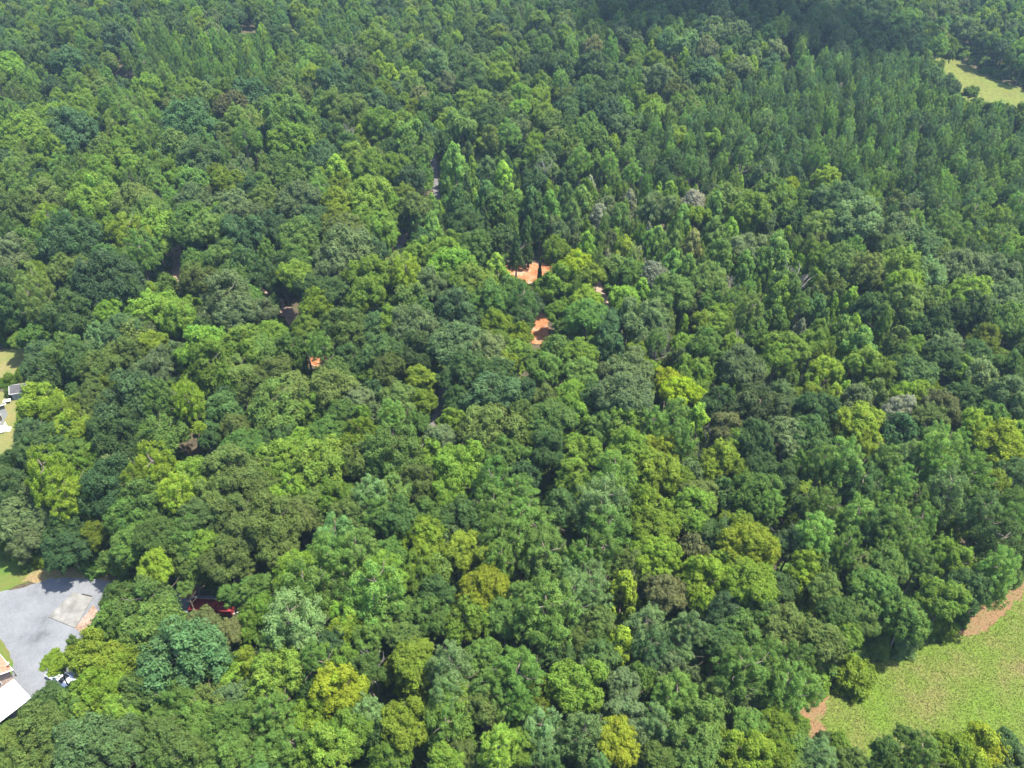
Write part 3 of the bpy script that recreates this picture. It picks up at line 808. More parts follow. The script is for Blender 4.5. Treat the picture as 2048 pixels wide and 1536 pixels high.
 (0, 0, 4): "830,1330,160,Lo;870,1440,170,Lo;700,1470,190,Lo;400,1200,270,Lo;560,1070,350,Bo;200,1050,270,Lo;750,950,150,Do;1500,1000,370,Bo;1400,1150,230,Oo;"
  "1600,1260,300,bo;1830,1460,220,Yo;2000,750,220,Bo;1850,860,220,Eo;1110,420,180,Dp;1160,540,200,Dp;850,450,260,Oo;600,260,200,Yo;950,340,240,Bo;80,1200,200,Lo;"
  "560,520,240,Bo;60,560,240,Lo;1200,720,220,Lo;1420,720,200,Lo;640,880,220,Lo",
 (512, 0, 4): "300,990,390,Go;280,1130,320,Lo;1450,540,220,bo;1540,680,170,Po;1720,640,260,Do;1950,640,220,Yo;1000,560,170,Yt;1080,640,150,Yt;1110,720,130,bo;950,820,180,Bo;"
  "1330,800,180,Eo;1000,1000,260,Lo;1200,1080,220,Go;1350,1180,200,Gp;840,1150,160,Yt;900,1250,130,Yt;650,850,250,Oo;770,900,260,Oo;620,680,260,Bo;1590,520,220,Do;"
  "1300,470,190,Do;980,360,240,Lo;660,1400,200,Lt;660,1490,170,Yo;950,1370,280,Lo;1100,1350,240,Lo;1850,960,260,Do;1640,1000,240,Go;1750,820,220,Lo;1330,1350,230,Gp;"
  "1600,1370,240,Gt;1850,1370,170,bt;1720,1280,140,Dc;1250,1250,200,Go;1980,1400,160,Lt",
 (1024, 0, 2.48): "430,500,170,Do;340,530,150,Bo;480,560,130,Bo;270,330,120,Do;400,230,90,Eo;400,330,130,Do;520,390,130,Do;720,400,150,Po;690,240,52,Yt;610,290,90,Lo;"
  "710,290,80,Yo;1080,310,90,Yo;1180,320,80,Yo;1240,240,62,Yo;850,310,80,Yt;880,200,120,bo;1000,150,110,Po;1100,180,130,Po;1200,210,100,Do;980,370,140,Bo;40,470,110,Lo;"
  "30,540,90,Lo;830,680,110,Yo;1000,690,90,Lo;720,540,90,Lo;550,630,110,Po;560,180,90,bo;430,150,80,Lo;300,200,60,bo;120,700,80,Yo;780,200,100,bo;1130,340,110,Po;"
  "960,250,110,Po;630,460,80,Lo;880,540,110,Oo",
 (1536, 0, 2.48): "40,240,110,Po;90,250,90,Go;280,280,80,Gp;1075,200,70,Yo;350,440,50,Wo;860,590,45,Et;960,120,80,Lo;1060,90,80,Lo;200,930,70,Lo;910,340,60,Po;100,930,90,Zo",
}
# bare trees: pixel of the top, height in metres, mesh
DEAD_AT = [(690, 240, 12, 0), (1090, 316, 11, 1), (745, 1300, 9, 2), (1271, 485, 10, 0), (1606, 525, 13, 1), (1598, 530, 12, 2), (896, 450, 8, 0), (1420, 770, 9, 1),
           (1454, 545, 8, 2), (1420, 850, 8, 2), (1478, 655, 9, 0), (1880, 530, 12, 0), (560, 1030, 8, 1)]

# ------------------------------------------------------------------ place the trees
trees = []        # dicts: x, y, z, w, H, hc, tone, form, px, py, size, hand


def heights(form, w, r):
    if form == 'o':
        hc = w * r.uniform(1.0, 1.2)
        return max(hc + 1.2, 8.5 + 0.95 * w + r.gauss(0, 0.8)), hc
    if form == 'p':
        hc = w * r.uniform(1.0, 1.4)
        return max(hc + 3, 11.5 + 0.9 * w + r.gauss(0, 1.5)), hc
    if form == 't':
        hc = w * r.uniform(1.35, 1.8)
        return max(hc + 1.0, 6 + 1.2 * w + r.gauss(0, 0.5)), hc
    if form == 'c':
        hc = w * r.uniform(2.0, 2.5)
        return hc + 0.3, hc
    hc = w * r.uniform(0.8, 1.0)
    return hc, hc


LIFT = {'p': 1.28, 't': 1.4, 'c': 1.1, 'o': 1.0, 's': 1.0}


def tone_of(t, r, form='o'):
    c = [v * LIFT[form] for v in TONE[t]]
    f = r.gauss(1, 0.14)
    return tuple(max(0.006, 1.3 * c[i] * f * r.gauss(1, 0.035)) for i in range(3))


R = random.Random(11)
for (ox, oy, k), txt in TILES.items():
    for s in txt.split(';'):
        a, b, c, tf = s.split(',')
        px, py, wpx = ox + float(a) / k, oy + float(b) / k, float(c) / k
        form = tf[1]
        w, zc = 6.0, 11.0
        for _ in range(4):
            H, hc = heights(form, w, random.Random(int(px * 7 + py * 13)))
            zc = H - hc * 0.5
            P = at(px, py, zc)
            d = proj(*P)[2]
            w = wpx * d / FPX * (1.12 if form == 't' else 1.06)
        if form in 'op' and ((px < 130 and 630 < py < 800) or (px < 260 and 1000 < py < 1130) or (1086 < px < 1150 and 560 < py < 700)):
            H = max(hc * 0.85, H * 0.68)
            hc = min(hc, H - 0.3)
            P = at(px, py, H - hc * 0.5)
        tall = (tf == 'Yp' and abs(px - 375) < 20 and abs(py - 796) < 30)
        if tall:
            H += 3
            P = at(px, py, H - hc * 0.5)
        elif form != 's' and any(inside(q, P.x, P.y) for q in PATCHES):
            for dh in (-1, 1, -2, 2, -3, 3, -4, 4, -5, 5, -6):
                Q = at(px, py, H + dh - hc * 0.5)
                if H + dh > hc * 0.9 and not any(inside(q, Q.x, Q.y) for q in PATCHES):
                    H, P = H + dh, Q
                    hc = min(hc, H - 0.4)
                    break
        trees.append(dict(x=P.x, y=P.y, z=hill(P.x, P.y), w=w, H=H, hc=hc, tone=tf[0], form=form, px=px, py=py, size=wpx, hand=True))

# zones of the unlisted trees (pixels of the photo): tones and forms drawn at random
ZONES = [
    ([(1215, 345), (1300, 225), (1560, 135), (1640, 120), (1830, 105), (1900, 190), (2100, 250), (2500, 400), (2500, 640), (2048, 560), (1800, 440), (1640, 330), (1400, 330)],
     'Dp Dp Gp Bp Bp Gp Dp Bp Gp bp', (4.0, 6.0), 0.34),
    ([(1050, 0), (1230, 40), (1330, 60), (1450, 60), (1600, 90), (1650, 130), (1850, 105), (1780, 0), (1750, -80), (1100, -80)], 'Do Bo Do Bo Po Do', (5.5, 9), 0.40),  # under the cloud: its shade is also put into darker leaf tones
    ([(1070, 330), (1500, 330), (1700, 560), (1700, 800), (1350, 760), (1100, 500)], 'Gt Lt Lt Op Gp Po Yt Wt Lt Lo', (2.4, 4.4), 0.37),
    ([(-500, 260), (120, 150), (620, 150), (420, 330), (100, 420), (-500, 500)], 'Go Lo Lo Op Gp Lo Bo Oo Gp', (5, 8), 0.40),
    ([(200, 90), (560, 60), (520, 200), (300, 170)], 'Gp Gp Dp Gp Lp', (3.6, 5.5), 0.40),
    ([(860, 280), (1060, 280), (1080, 520), (880, 460)], 'Dt Gt Dt Gt Dc Lt Gp', (3.5, 5.5), 0.42),
    ([(1650, 900), (2300, 820), (2300, 1200), (1600, 1200)], 'Gp Dp Gp Gp Yo Do', (4.5, 7), 0.42),
    ([(-600, 1300), (-600, -300), (3000, -300), (3000, 1300)], 'Go Do Oo Lo Go Po Bo Yo Go Do Gp', (5, 8.5), 0.41),
    ([(-900, 2600), (-900, -900), (4000, -900), (4000, 2600)], 'Go Do Oo Lo Gp Gp bp Yo Go Do', (5, 8), 0.42),
]
CELL = 8.0
grid = {}


def put(t):
    grid.setdefault((int(t['x'] // CELL), int(t['y'] // CELL)), []).append(t)




def crowded(x, y, w, k):
    cx, cy = int(x // CELL), int(y // CELL)
    for i in range(cx - 1, cx + 2):
        for j in range(cy - 1, cy + 2):
            for t in grid.get((i, j), ()):
                lim = k * (w + t['w'])
                if (t['x'] - x) ** 2 + (t['y'] - y) ** 2 < lim * lim:
                    return True
    return False


def covers(x, y, w, H, hc):
    u, v, d = proj(x, y, hill(x, y) + H - hc * 0.5)
    dep = math.atan2(CAM_H - H, math.hypot(x, y))
    rx = 0.46 * w * FPX / d
    ry = FPX / d * 0.46 * math.hypot(w * math.sin(dep), hc * math.cos(dep))
    pts = [(u, v)] + [(u + f * rx * math.cos(k * 0.785), v + f * ry * math.sin(k * 0.785)) for f in (0.55, 1) for k in range(8)]
    for poly in CLEAR:
        for (a, b) in pts:
            if inside(poly, a, b):
                return True
        for (a, b) in poly:
            if ((a - u) / rx) ** 2 + ((b - v) / ry) ** 2 < 1:
                return True
    return False


for t in trees:
    for _ in range(7):
        if not covers(t['x'], t['y'], t['w'], t['H'], t['hc']):
            break
        t['w'] *= 0.9
        t['hc'] *= 0.88
        t['H'] = max(t['hc'] + 0.8, t['H'] * 0.95)
    put(t)


def fill(tries, scale, small=False):
    r = random.Random(5 + tries)
    for _ in range(tries):
        y = 12 + 560 * (r.random() ** 0.8)
        half = 70 + 0.62 * y + 30
        x = r.uniform(-half, half)
        u, v, d = proj(x, y, 14)
        if v > 1850 or (u < 1024 - 1500 or u > 1024 + 1500):
            continue
        for poly, mix, wr, k in ZONES:
            if inside(poly, u, v):
                break
        tf = r.choice(mix.split())
        w = r.uniform(*wr) * scale
        form = tf[1]
        if form == 't':
            w *= 0.9
        if crowded(x, y, w, k):
            continue
        if any(inside(P, x, y) for P in PATCHES):
            continue
        H, hc = heights(form, w, r)
        if small:
            H = hc + max(0.5, (H - hc) * r.uniform(0.2, 0.6))
        if covers(x, y, w, H, hc):
            continue
        z = hill(x, y)
        px, py, d = proj(x, y, z + H - hc * 0.5)
        t = dict(x=x, y=y, z=z, w=w, H=H, hc=hc, tone=tf[0], form=form, px=px, py=py, size=w * FPX / d, hand=False)
        trees.append(t)
        put(t)


fill(30000, 1.0)
fill(30000, 0.75, True)
fill(24000, 0.52, True)

# ------------------------------------------------------------------ labels
LANDMARKS = [('the red trailer', 430, 1212), ('the gravel yard', 110, 1200), ('the concrete pad', 150, 1220), ('the orange clay clearing', 1055, 545),
             ('the orange clay track', 1080, 655), ('the field corner', 1640, 1420), ('the grassy field', 1850, 1330), ('the far meadow', 1960, 165),
             ('the upper gravel lane', 872, 350), ('the shaded grey lane', 882, 805), ('the grey-roofed shed', 45, 776), ('the grey house', 8, 850),
             ('the white carport', 25, 1390), ('the small clay patch', 635, 720), ('the white bare tree', 692, 255)]
used = set()
ROWS = ['at the top edge', 'in the upper part', 'above the middle', 'below the middle', 'in the lower part', 'at the bottom edge']
COLS = ['far left', 'left', 'centre left', 'centre right', 'right', 'far right']
SHORT = {'o': 'tree', 'p': 'pine', 't': 'young tree', 'c': 'evergreen', 's': 'shrub'}


def size_word(t):
    return 'large' if t['w'] > 9 else ('small' if t['w'] < 4.6 else 'medium')


def brief(t):
    return f"{TONE_NAME[t['tone']]} {SHORT[t['form']]}"


def label_for(t):
    """tell the tree by its look, then by a landmark or by the trees on its two sides, then by its part of the picture"""
    form = FORM_NAME[t['form']]
    base = f"{size_word(t)} {TONE_NAME[t['tone']]} {form}" if t['form'] != 's' else f"{TONE_NAME[t['tone']]} {form}"
    thin = f"{TONE_NAME[t['tone']]} {SHORT[t['form']]}"
    place = f"{ROWS[max(0, min(5, int(t['py'] / 256)))]}, {COLS[max(0, min(5, int(t['px'] / 341.4)))]}"
    near = sorted((o for o in NEARBY(t)), key=lambda o: (o['px'] - t['px']) ** 2 + (o['py'] - t['py']) ** 2)
    lf = next((o for o in near if o['px'] < t['px'] and abs(o['py'] - t['py']) < abs(o['px'] - t['px'])), None)
    rt = next((o for o in near if o['px'] > t['px'] and abs(o['py'] - t['py']) < abs(o['px'] - t['px'])), None)
    up = next((o for o in near if o['py'] < t['py'] and abs(o['py'] - t['py']) > abs(o['px'] - t['px'])), None)
    dn = next((o for o in near if o['py'] > t['py'] and abs(o['py'] - t['py']) > abs(o['px'] - t['px'])), None)
    best = min(LANDMARKS, key=lambda l: (l[1] - t['px']) ** 2 + (l[2] - t['py']) ** 2)
    dx, dy = t['px'] - best[1], t['py'] - best[2]
    d = math.hypot(dx, dy)
    cand = []
    if d < 150:
        side = ('right of' if dx > 0 else 'left of') if abs(dx) > abs(dy) else ('below' if dy > 0 else 'above')
        cand += [f"{base} just {side} {best[0]}" if d < 80 else f"{base} {side} {best[0]}"]
        if dn:
            cand += [f"{thin} {side} {best[0]}, behind {brief(dn)}"]
    if dn:
        cand += [f"{thin} behind {brief(dn)}, {place}", f"{size_word(t)} {thin} behind {brief(dn)}, {place}"]
    if up:
        cand += [f"{thin} in front of {brief(up)}, {place}"]
    if lf and rt:
        cand += [f"{thin} between {brief(lf)} and {brief(rt)}, {place}", f"{size_word(t)} {thin} between {brief(lf)} and {brief(rt)}, {place}"]
    if up and dn:
        cand += [f"{thin} behind {brief(dn)}, before {brief(up)}, {place}", f"{size_word(t)} {thin} behind {brief(dn)}, before {brief(up)}, {place}"]
    if lf and dn:
        cand += [f"{thin} behind {brief(dn)}, {brief(lf)} on its left, {place}", f"{thin} behind {brief(dn)}, {brief(lf)} to its left"]
    if rt and up:
        cand += [f"{thin} before {brief(up)}, {brief(rt)} on its right, {place}", f"{thin} before {brief(up)}, {brief(rt)} to its right"]
    for c in cand:
        n = len(c.replace(',', ' ').split())
        if n <= 16 and c not in used:
            used.add(c)
            return c
    return (f"{base} among its likes {place}" if len(base.split()) < 8 else f"{size_word(t)} {TONE_NAME[t['tone']].split()[-1]} {SHORT[t['form']]} among its likes, {place}")


KIND = {}
for t in trees:
    f, c = t['form'], t['tone']
    t['kind'] = {'p': 'pine_tree', 't': 'young_tree', 'c': 'cedar_tree', 's': 'shrub'}.get(f) or ('poplar_tree' if c in 'LYyZ' else 'oak_tree')
GROUP = {'pine_tree': 'pine trees of the wood', 'young_tree': 'narrow young trees of the wood', 'cedar_tree': 'conical evergreens of the wood',
         'shrub': 'shrubs along the edges of the wood', 'oak_tree': 'dark and grey-green broadleaf trees', 'poplar_tree': 'bright and yellowing broadleaf trees'}


def in_view(t):
    return -0.3 * t['size'] < t['px'] < 2048 + 0.3 * t['size'] and -0.2 * t['size'] < t['py'] < 1536 + 0.3 * t['size']


single, massed = [], []
for k in GROUP:
    L = [t for t in trees if t['kind'] == k]
    vis = sorted([t for t in L if in_view(t)], key=lambda t: -(t['size'] + (30 if t['hand'] else 0)))
    n = 290
    keep = set(id(t) for t in vis[:n])
    for t in L:
        (single if id(t) in keep else massed).append(t)
single.sort(key=lambda t: -t['py'])
print('TREES', len(trees), 'single', len(single), 'massed', len(massed))


NG = {}
for t in single:
    NG.setdefault((int(t['px'] // 120), int(t['py'] // 120)), []).append(t)


def NEARBY(t):
    a, b = int(t['px'] // 120), int(t['py'] // 120)
    return [o for i in (a - 1, a, a + 1) for j in (b - 1, b, b + 1) for o in NG.get((i, j), ()) if o is not t]


def build_tree(t, i):
    r = random.Random(i * 31 + 5)
    f = t['form']
    col = (*tone_of(t['tone'], r, t['form']), 1)
    rz = r.uniform(0, 6.283)
    vi = r.randrange(len(CROWNS[f]))
    lab = label_for(t)
    if f == 's' or t['size'] < 34:
        o = link(t['kind'], (CROWNS if f == 's' else WHOLE)[f][vi])
        o.location = (t['x'], t['y'], t['z'] - (0.1 * t['H'] if f == 's' else 0))
        o.rotation_euler = (0, 0, rz)
        o.scale = (t['w'], t['w'] * r.uniform(0.88, 1.12), t['H'] * (1.1 if f == 's' else 1))
        o.color = col
        tag(o, lab, t['kind'].replace('_', ' '), GROUP[t['kind']])
        return
    root = empty(t['kind'], (t['x'], t['y'], t['z']), rz)
    root.rotation_euler = (r.gauss(0, 0.025), r.gauss(0, 0.025), rz)
    tag(root, lab, t['kind'].replace('_', ' '), GROUP[t['kind']])
    tr = link('trunk', TRUNKS[f][vi % len(TRUNKS[f])], root)
    tr.scale = (t['H'] * 0.85, t['H'] * 0.85, t['H'] * 0.96)
    cr = link('crown', CROWNS[f][vi], root)
    cr.location = (0, 0, t['H'] - t['hc'])
    cr.scale = (t['w'] * r.uniform(0.86, 1.14), t['w'] * r.uniform(0.86, 1.14), t['hc'])
    cr.color = col


for i, t in enumerate(single):
    build_tree(t, i)

# ------------------------------------------------------------------ massed trees and undergrowth: instanced on points
def instancer(name, label, variants, pts, rots, scales, idx, tints):
    src = bpy.data.collections.new(name + '_kinds')
    for q, (me, m) in enumerate(variants):
        o = bpy.data.objects.new(f'{name}_kind_{q:03d}', me)
        src.objects.link(o)
        if m:
            o.material_slots[0].link = 'OBJECT'
            o.material_slots[0].material = m
    me = bpy.data.meshes.new(name)
    me.vertices.add(len(pts))
    me.vertices.foreach_set('co', np.asarray(pts, np.float32).ravel())
    for nm, ty, key, data in (('rot', 'FLOAT_VECTOR', 'vector', rots), ('scl', 'FLOAT_VECTOR', 'vector', scales), ('idx', 'INT', 'value', idx),
                              ('tint', 'FLOAT_COLOR', 'color', tints)):
        a = me.attributes.new(nm, ty, 'POINT')
        a.data.foreach_set(key, np.asarray(data, np.int32 if ty == 'INT' else np.float32).ravel())
    o = link(name, me)
    tag(o, label, kind='stuff')
    g = bpy.data.node_groups.new(name, 'GeometryNodeTree')
    g.interface.new_socket('Geometry', in_out='INPUT', socket_type='NodeSocketGeometry')
    g.interface.new_socket('Geometry', in_out='OUTPUT', socket_type='NodeSocketGeometry')
    gi, go = g.nodes.new('NodeGroupInput'), g.nodes.new('NodeGroupOutput')
    ip = g.nodes.new('GeometryNodeInstanceOnPoints')
    ci = g.nodes.new('GeometryNodeCollectionInfo')
    ci.inputs['Collection'].default_value = src
    ci.inputs['Separate Children'].default_value = True
    ci.inputs['Reset Children'].default_value = True

    def attr(nm, ty):
        n = g.nodes.new('GeometryNodeInputNamedAttribute')
        n.data_type = ty
        n.inputs['Name'].default_value = nm
        return n.outputs['Attribute']
    g.links.new(gi.outputs[0], ip.inputs['Points'])
    g.links.new(ci.outputs[0], ip.inputs['Instance'])
    ip.inputs['Pick Instance'].default_value = True
    g.links.new(attr('idx', 'INT'), ip.inputs['Instance Index'])
    e2r = g.nodes.new('FunctionNodeEulerToRotation')
    g.links.new(attr('rot', 'FLOAT_VECTOR'), e2r.inputs[0])
    g.links.new(e2r.outputs[0], ip.inputs['Rotation'])
    g.links.new(attr('scl', 'FLOAT_VECTOR'), ip.inputs['Scale'])
    g.links.new(ip.outputs[0], go.inputs[0])
    md = o.modifiers.new('scatter', 'NODES')
    md.node_group = g
    return o


def mass(name, label, L):
    variants, first = [], {}
    for k in 'optcs':
        first[k] = len(variants)
        variants += [(me, M_LEAF_I) for me in (CROWNS if k == 's' else WHOLE)[k]]
    r = random.Random(3)
    pts, rots, scl, idx, tin = [], [], [], [], []
    for t in L:
        pts.append((t['x'], t['y'], t['z']))
        rots.append((0, 0, r.uniform(0, 6.28)))
        scl.append((t['w'], t['w'], t['H']))
        idx.append(first[t['form']] + r.randrange(len(CROWNS[t['form']])))
        tin.append((*tone_of(t['tone'], r, t['form']), 1))
    instancer(name, label, variants, pts, rots, scl, idx, tin)


mass('forest', 'far and in-between trees of the wood that read as one mass', massed)

# undergrowth
pts, rots, scl, idx, tin = [], [], [], [], []
r = random.Random(21)
for _ in range(30000):
    y = 30 + 440 * r.random() ** 0.9
    half = 60 + 0.62 * y
    x = r.uniform(-half, half)
    u, v, d = proj(x, y, 1)
    if not (-150 < u < 2200 and -100 < v < 1700):
        continue
    if any(inside(P, x, y) for P in PATCHES):
        continue
    w = r.uniform(1.8, 4.6)
    h = w * r.uniform(0.6, 1.0)
    if covers(x, y, w, h, h):
        continue
    pts.append((x, y, hill(x, y) - 0.15))
    rots.append((0, 0, r.uniform(0, 6.28)))
    scl.append((w, w, h))
    idx.append(r.randrange(4))
    tin.append((*tone_of(r.choice('DGGGOLLG'), r), 1))
EDGE_PX = [[(2040, 1150), (2005, 1178), (1960, 1205), (1925, 1235), (1898, 1262), (1850, 1278), (1790, 1296), (1740, 1316), (1690, 1340), (1640, 1372), (1600, 1410)],
           [(0, 1104), (30, 1110), (60, 1135), (100, 1118), (150, 1130), (215, 1146)], [(1640, 1510), (1700, 1530)], [(0, 694), (60, 692)]]
for line in EDGE_PX:
    for (a, b), (c, d) in zip(line, line[1:]):
        P, Q = at(a, b), at(c, d)
        k = int((Q - P).length * 1.5)
        for i in range(k):
            t = r.random()
            w = r.uniform(1.2, 3.6)
            pts.append((P.x + (Q.x - P.x) * t + r.gauss(0, 0.7), P.y + (Q.y - P.y) * t + 0.8 + abs(r.gauss(0, 1.2)), -0.1))
            rots.append((0, 0, r.uniform(0, 6.28)))
            scl.append((w, w, w * r.uniform(0.6, 1.0)))
            idx.append(r.randrange(4))
            tin.append((*tone_of(r.choice('DGGLLOYG'), r), 1))
instancer('undergrowth', 'dark low undergrowth between the trunks', [(m, M_LEAF_I) for m in LIGHT['s']], pts, rots, scl, idx, tin)
print('UNDERGROWTH', len(pts))


# grass tufts of the field
def tuft_mesh(seed):
    q = random.Random(seed)
    V, F = [], []
    for i in range(14):
        a, b = q.uniform(0, 6.28), q.uniform(0, 6.28)
        x, y = 0.3 * q.random() * math.cos(a), 0.3 * q.random() * math.sin(a)
        h, L, w = q.uniform(0.5, 1.0), q.uniform(0.1, 0.45), 0.05
        n = len(V)
        V += [(x - w * math.sin(b), y + w * math.cos(b), 0), (x + w * math.sin(b), y - w * math.cos(b), 0), (x + L * math.cos(b), y + L * math.sin(b), h)]
        F.append((n, n + 1, n + 2))
    me = mesh_from('tuft', V, F, [M_LEAF_I])
    a = me.attributes.new('var', 'FLOAT_COLOR', 'POINT')
    c = []
    for i in range(len(V) // 3):
        v = (q.uniform(0.3, 0.6), q.uniform(0.35, 0.65), 1, 1)
        c += [v, v, v]
    a.data.foreach_set('color', np.asarray(c, np.float32).ravel())
    return me


TUFTS = [tuft_mesh(i) for i in range(4)]


def grass(name, label, poly_px, n, tones, hs, seed, avoid=()):
    P = [tuple(at(x, y)[:2]) for x, y in poly_px]
    xs, ys = [p[0] for p in P], [p[1] for p in P]
    q = random.Random(seed)
    pts, rots, scl, idx, tin = [], [], [], [], []
    while len(pts) < n:
        x, y = q.uniform(min(xs), max(xs)), q.uniform(min(ys), max(ys))
        if not inside(P, x, y):
            continue
        u, v, d = proj(x, y, 0)
        if u > 2150 or u < -80 or v > 1600:
            n -= 1
            continue
        if any(inside(a, u, v) for a in avoid) and q.random() < 0.6:
            continue
        h = q.uniform(*hs)
        pts.append((x, y, 0.02))
        rots.append((0, 0, q.uniform(0, 6.28)))
        scl.append((h * 1.3, h * 1.3, h))
        idx.append(q.randrange(4))
        k = math.sin(x * 0.23 + 1.3 * math.sin(y * 0.31)) + math.sin(y * 0.37 + x * 0.11)
        c = tones[0] if k + q.gauss(0, 0.7) > 0.2 else tones[1]
        f = q.gauss(1, 0.08)
        tin.append((c[0] * f, c[1] * f, c[2] * f, 1))
    instancer(name, label, [(m, M_LEAF_I) for m in TUFTS], pts, rots, scl, idx, tin)


MARGINS = [[(2060, 1116), (2030, 1160), (1990, 1190), (1912, 1240), (1890, 1275), (1955, 1268), (1998, 1240), (2032, 1205), (2060, 1172)],
           [(1600, 1425), (1640, 1385), (1660, 1400), (1640, 1440), (1650, 1475), (1630, 1490), (1605, 1460)]]
grass('field_grass', 'rough grass standing on the field', FIELD_PX, 60000, [(0.082, 0.128, 0.014), (0.105, 0.125, 0.026)], (0.06, 0.18), 4, MARGINS)
grass('lawn_weeds', 'tall green weeds along the lawn behind the shed', [(-60, 766), (20, 758), (44, 742), (62, 726), (62, 752), (20, 775), (-60, 785)], 2600,
      [(0.09, 0.19, 0.02), (0.12, 0.2, 0.03)], (0.4, 0.9), 5)

# ------------------------------------------------------------------ bare trees
DEAD_LABEL = ['white bare tree with spreading limbs above the light green trees', 'bare grey tree standing above the young wood near the top centre',
              'slim bare white snag among dark crowns near the bottom', 'thin bare pole tree right of the lime yellow tree',
              'leaning pale trunk beside the dark oaks, taller of two', 'leaning pale trunk beside the dark oaks, shorter of two',
              'small brown bare tree below the upper gravel lane', 'forked white bare tree right of the vivid lime tree',
              'small grey snag in the young wood', 'low grey snag below the forked bare tree', 'thin bare pole among yellow-green trees right of centre',
              'pale upright dead trunk among greyish oaks on the right', 'small bare snag between the pines lower left']
for (px, py, h, q), lab in zip(DEAD_AT, DEAD_LABEL):
    top = 15.5 if h > 10 else 13.5
    P = at(px, py, top)
    o = link('dead_tree', DEADS[q])
    o.location = (P.x, P.y, hill(P.x, P.y))
    o.rotation_euler = (R.gauss(0, 0.04), R.gauss(0, 0.04), R.uniform(0, 6.28))
    o.scale = (h * 0.8, h * 0.8, top)
    tag(o, lab, 'dead tree', 'bare dead trees')
P = at(1772, 1252, 0)
o = link('dead_shrub', DEAD_SHRUB)
o.location = (P.x, P.y, 0)
o.scale = (3.6, 3.6, 5.2)
tag(o, 'bare purplish brown shrub at the edge of the field', 'shrub')

exec_marker = 0
# ------------------------------------------------------------------ buildings
M_WHITE = mat('white_paint', (0.80, 0.80, 0.79), 0.5)
M_WHITEMETAL = noise_mat('white_sheet_metal', [(0.3, (0.72, 0.73, 0.74)), (0.7, (0.80, 0.80, 0.80))], scale=0.6, rough=0.4)
M_BROWNROOF = noise_mat('brown_shingle', [(0.3, (0.25, 0.12, 0.08)), (0.7, (0.42, 0.21, 0.14))], scale=1.2, scale2=9.0, amount2=0.2, bump=0.3)
M_GREYROOF = noise_mat('grey_shingle', [(0.3, (0.06, 0.06, 0.066)), (0.7, (0.10, 0.096, 0.10))], scale=1.0, scale2=9.0, amount2=0.2, bump=0.3)
M_SIDING = noise_mat('pale_siding', [(0.3, (0.26, 0.28, 0.31)), (0.7, (0.31, 0.33, 0.36))], scale=2.0)
M_BRICK = noise_mat('tan_wall', [(0.3, (0.36, 0.27, 0.22)), (0.7, (0.48, 0.38, 0.32))], scale=2.0, scale2=8.0)
M_GLASS = mat('window_glass', (0.03, 0.035, 0.045), 0.08, 0.6)
M_DARK = mat('dark_metal', (0.04, 0.035, 0.03), 0.5)
M_TYRE = mat('tyre_rubber', (0.03, 0.03, 0.03), 0.85)
M_RED = noise_mat('faded_red_paint', [(0.35, (0.13, 0.016, 0.02)), (0.55, (0.235, 0.028, 0.032)), (0.75, (0.32, 0.09, 0.075))], scale=0.8, detail=9, rough=0.55)
M_GREYMETAL = mat('grey_metal', (0.42, 0.43, 0.45), 0.4, 0.5, 0.5)
M_CAR = mat('white_car_paint', (0.74, 0.76, 0.79), 0.25, 0.5)
M_GLOBE = mat('white_globe', (0.85, 0.85, 0.83), 0.2, 0.5)


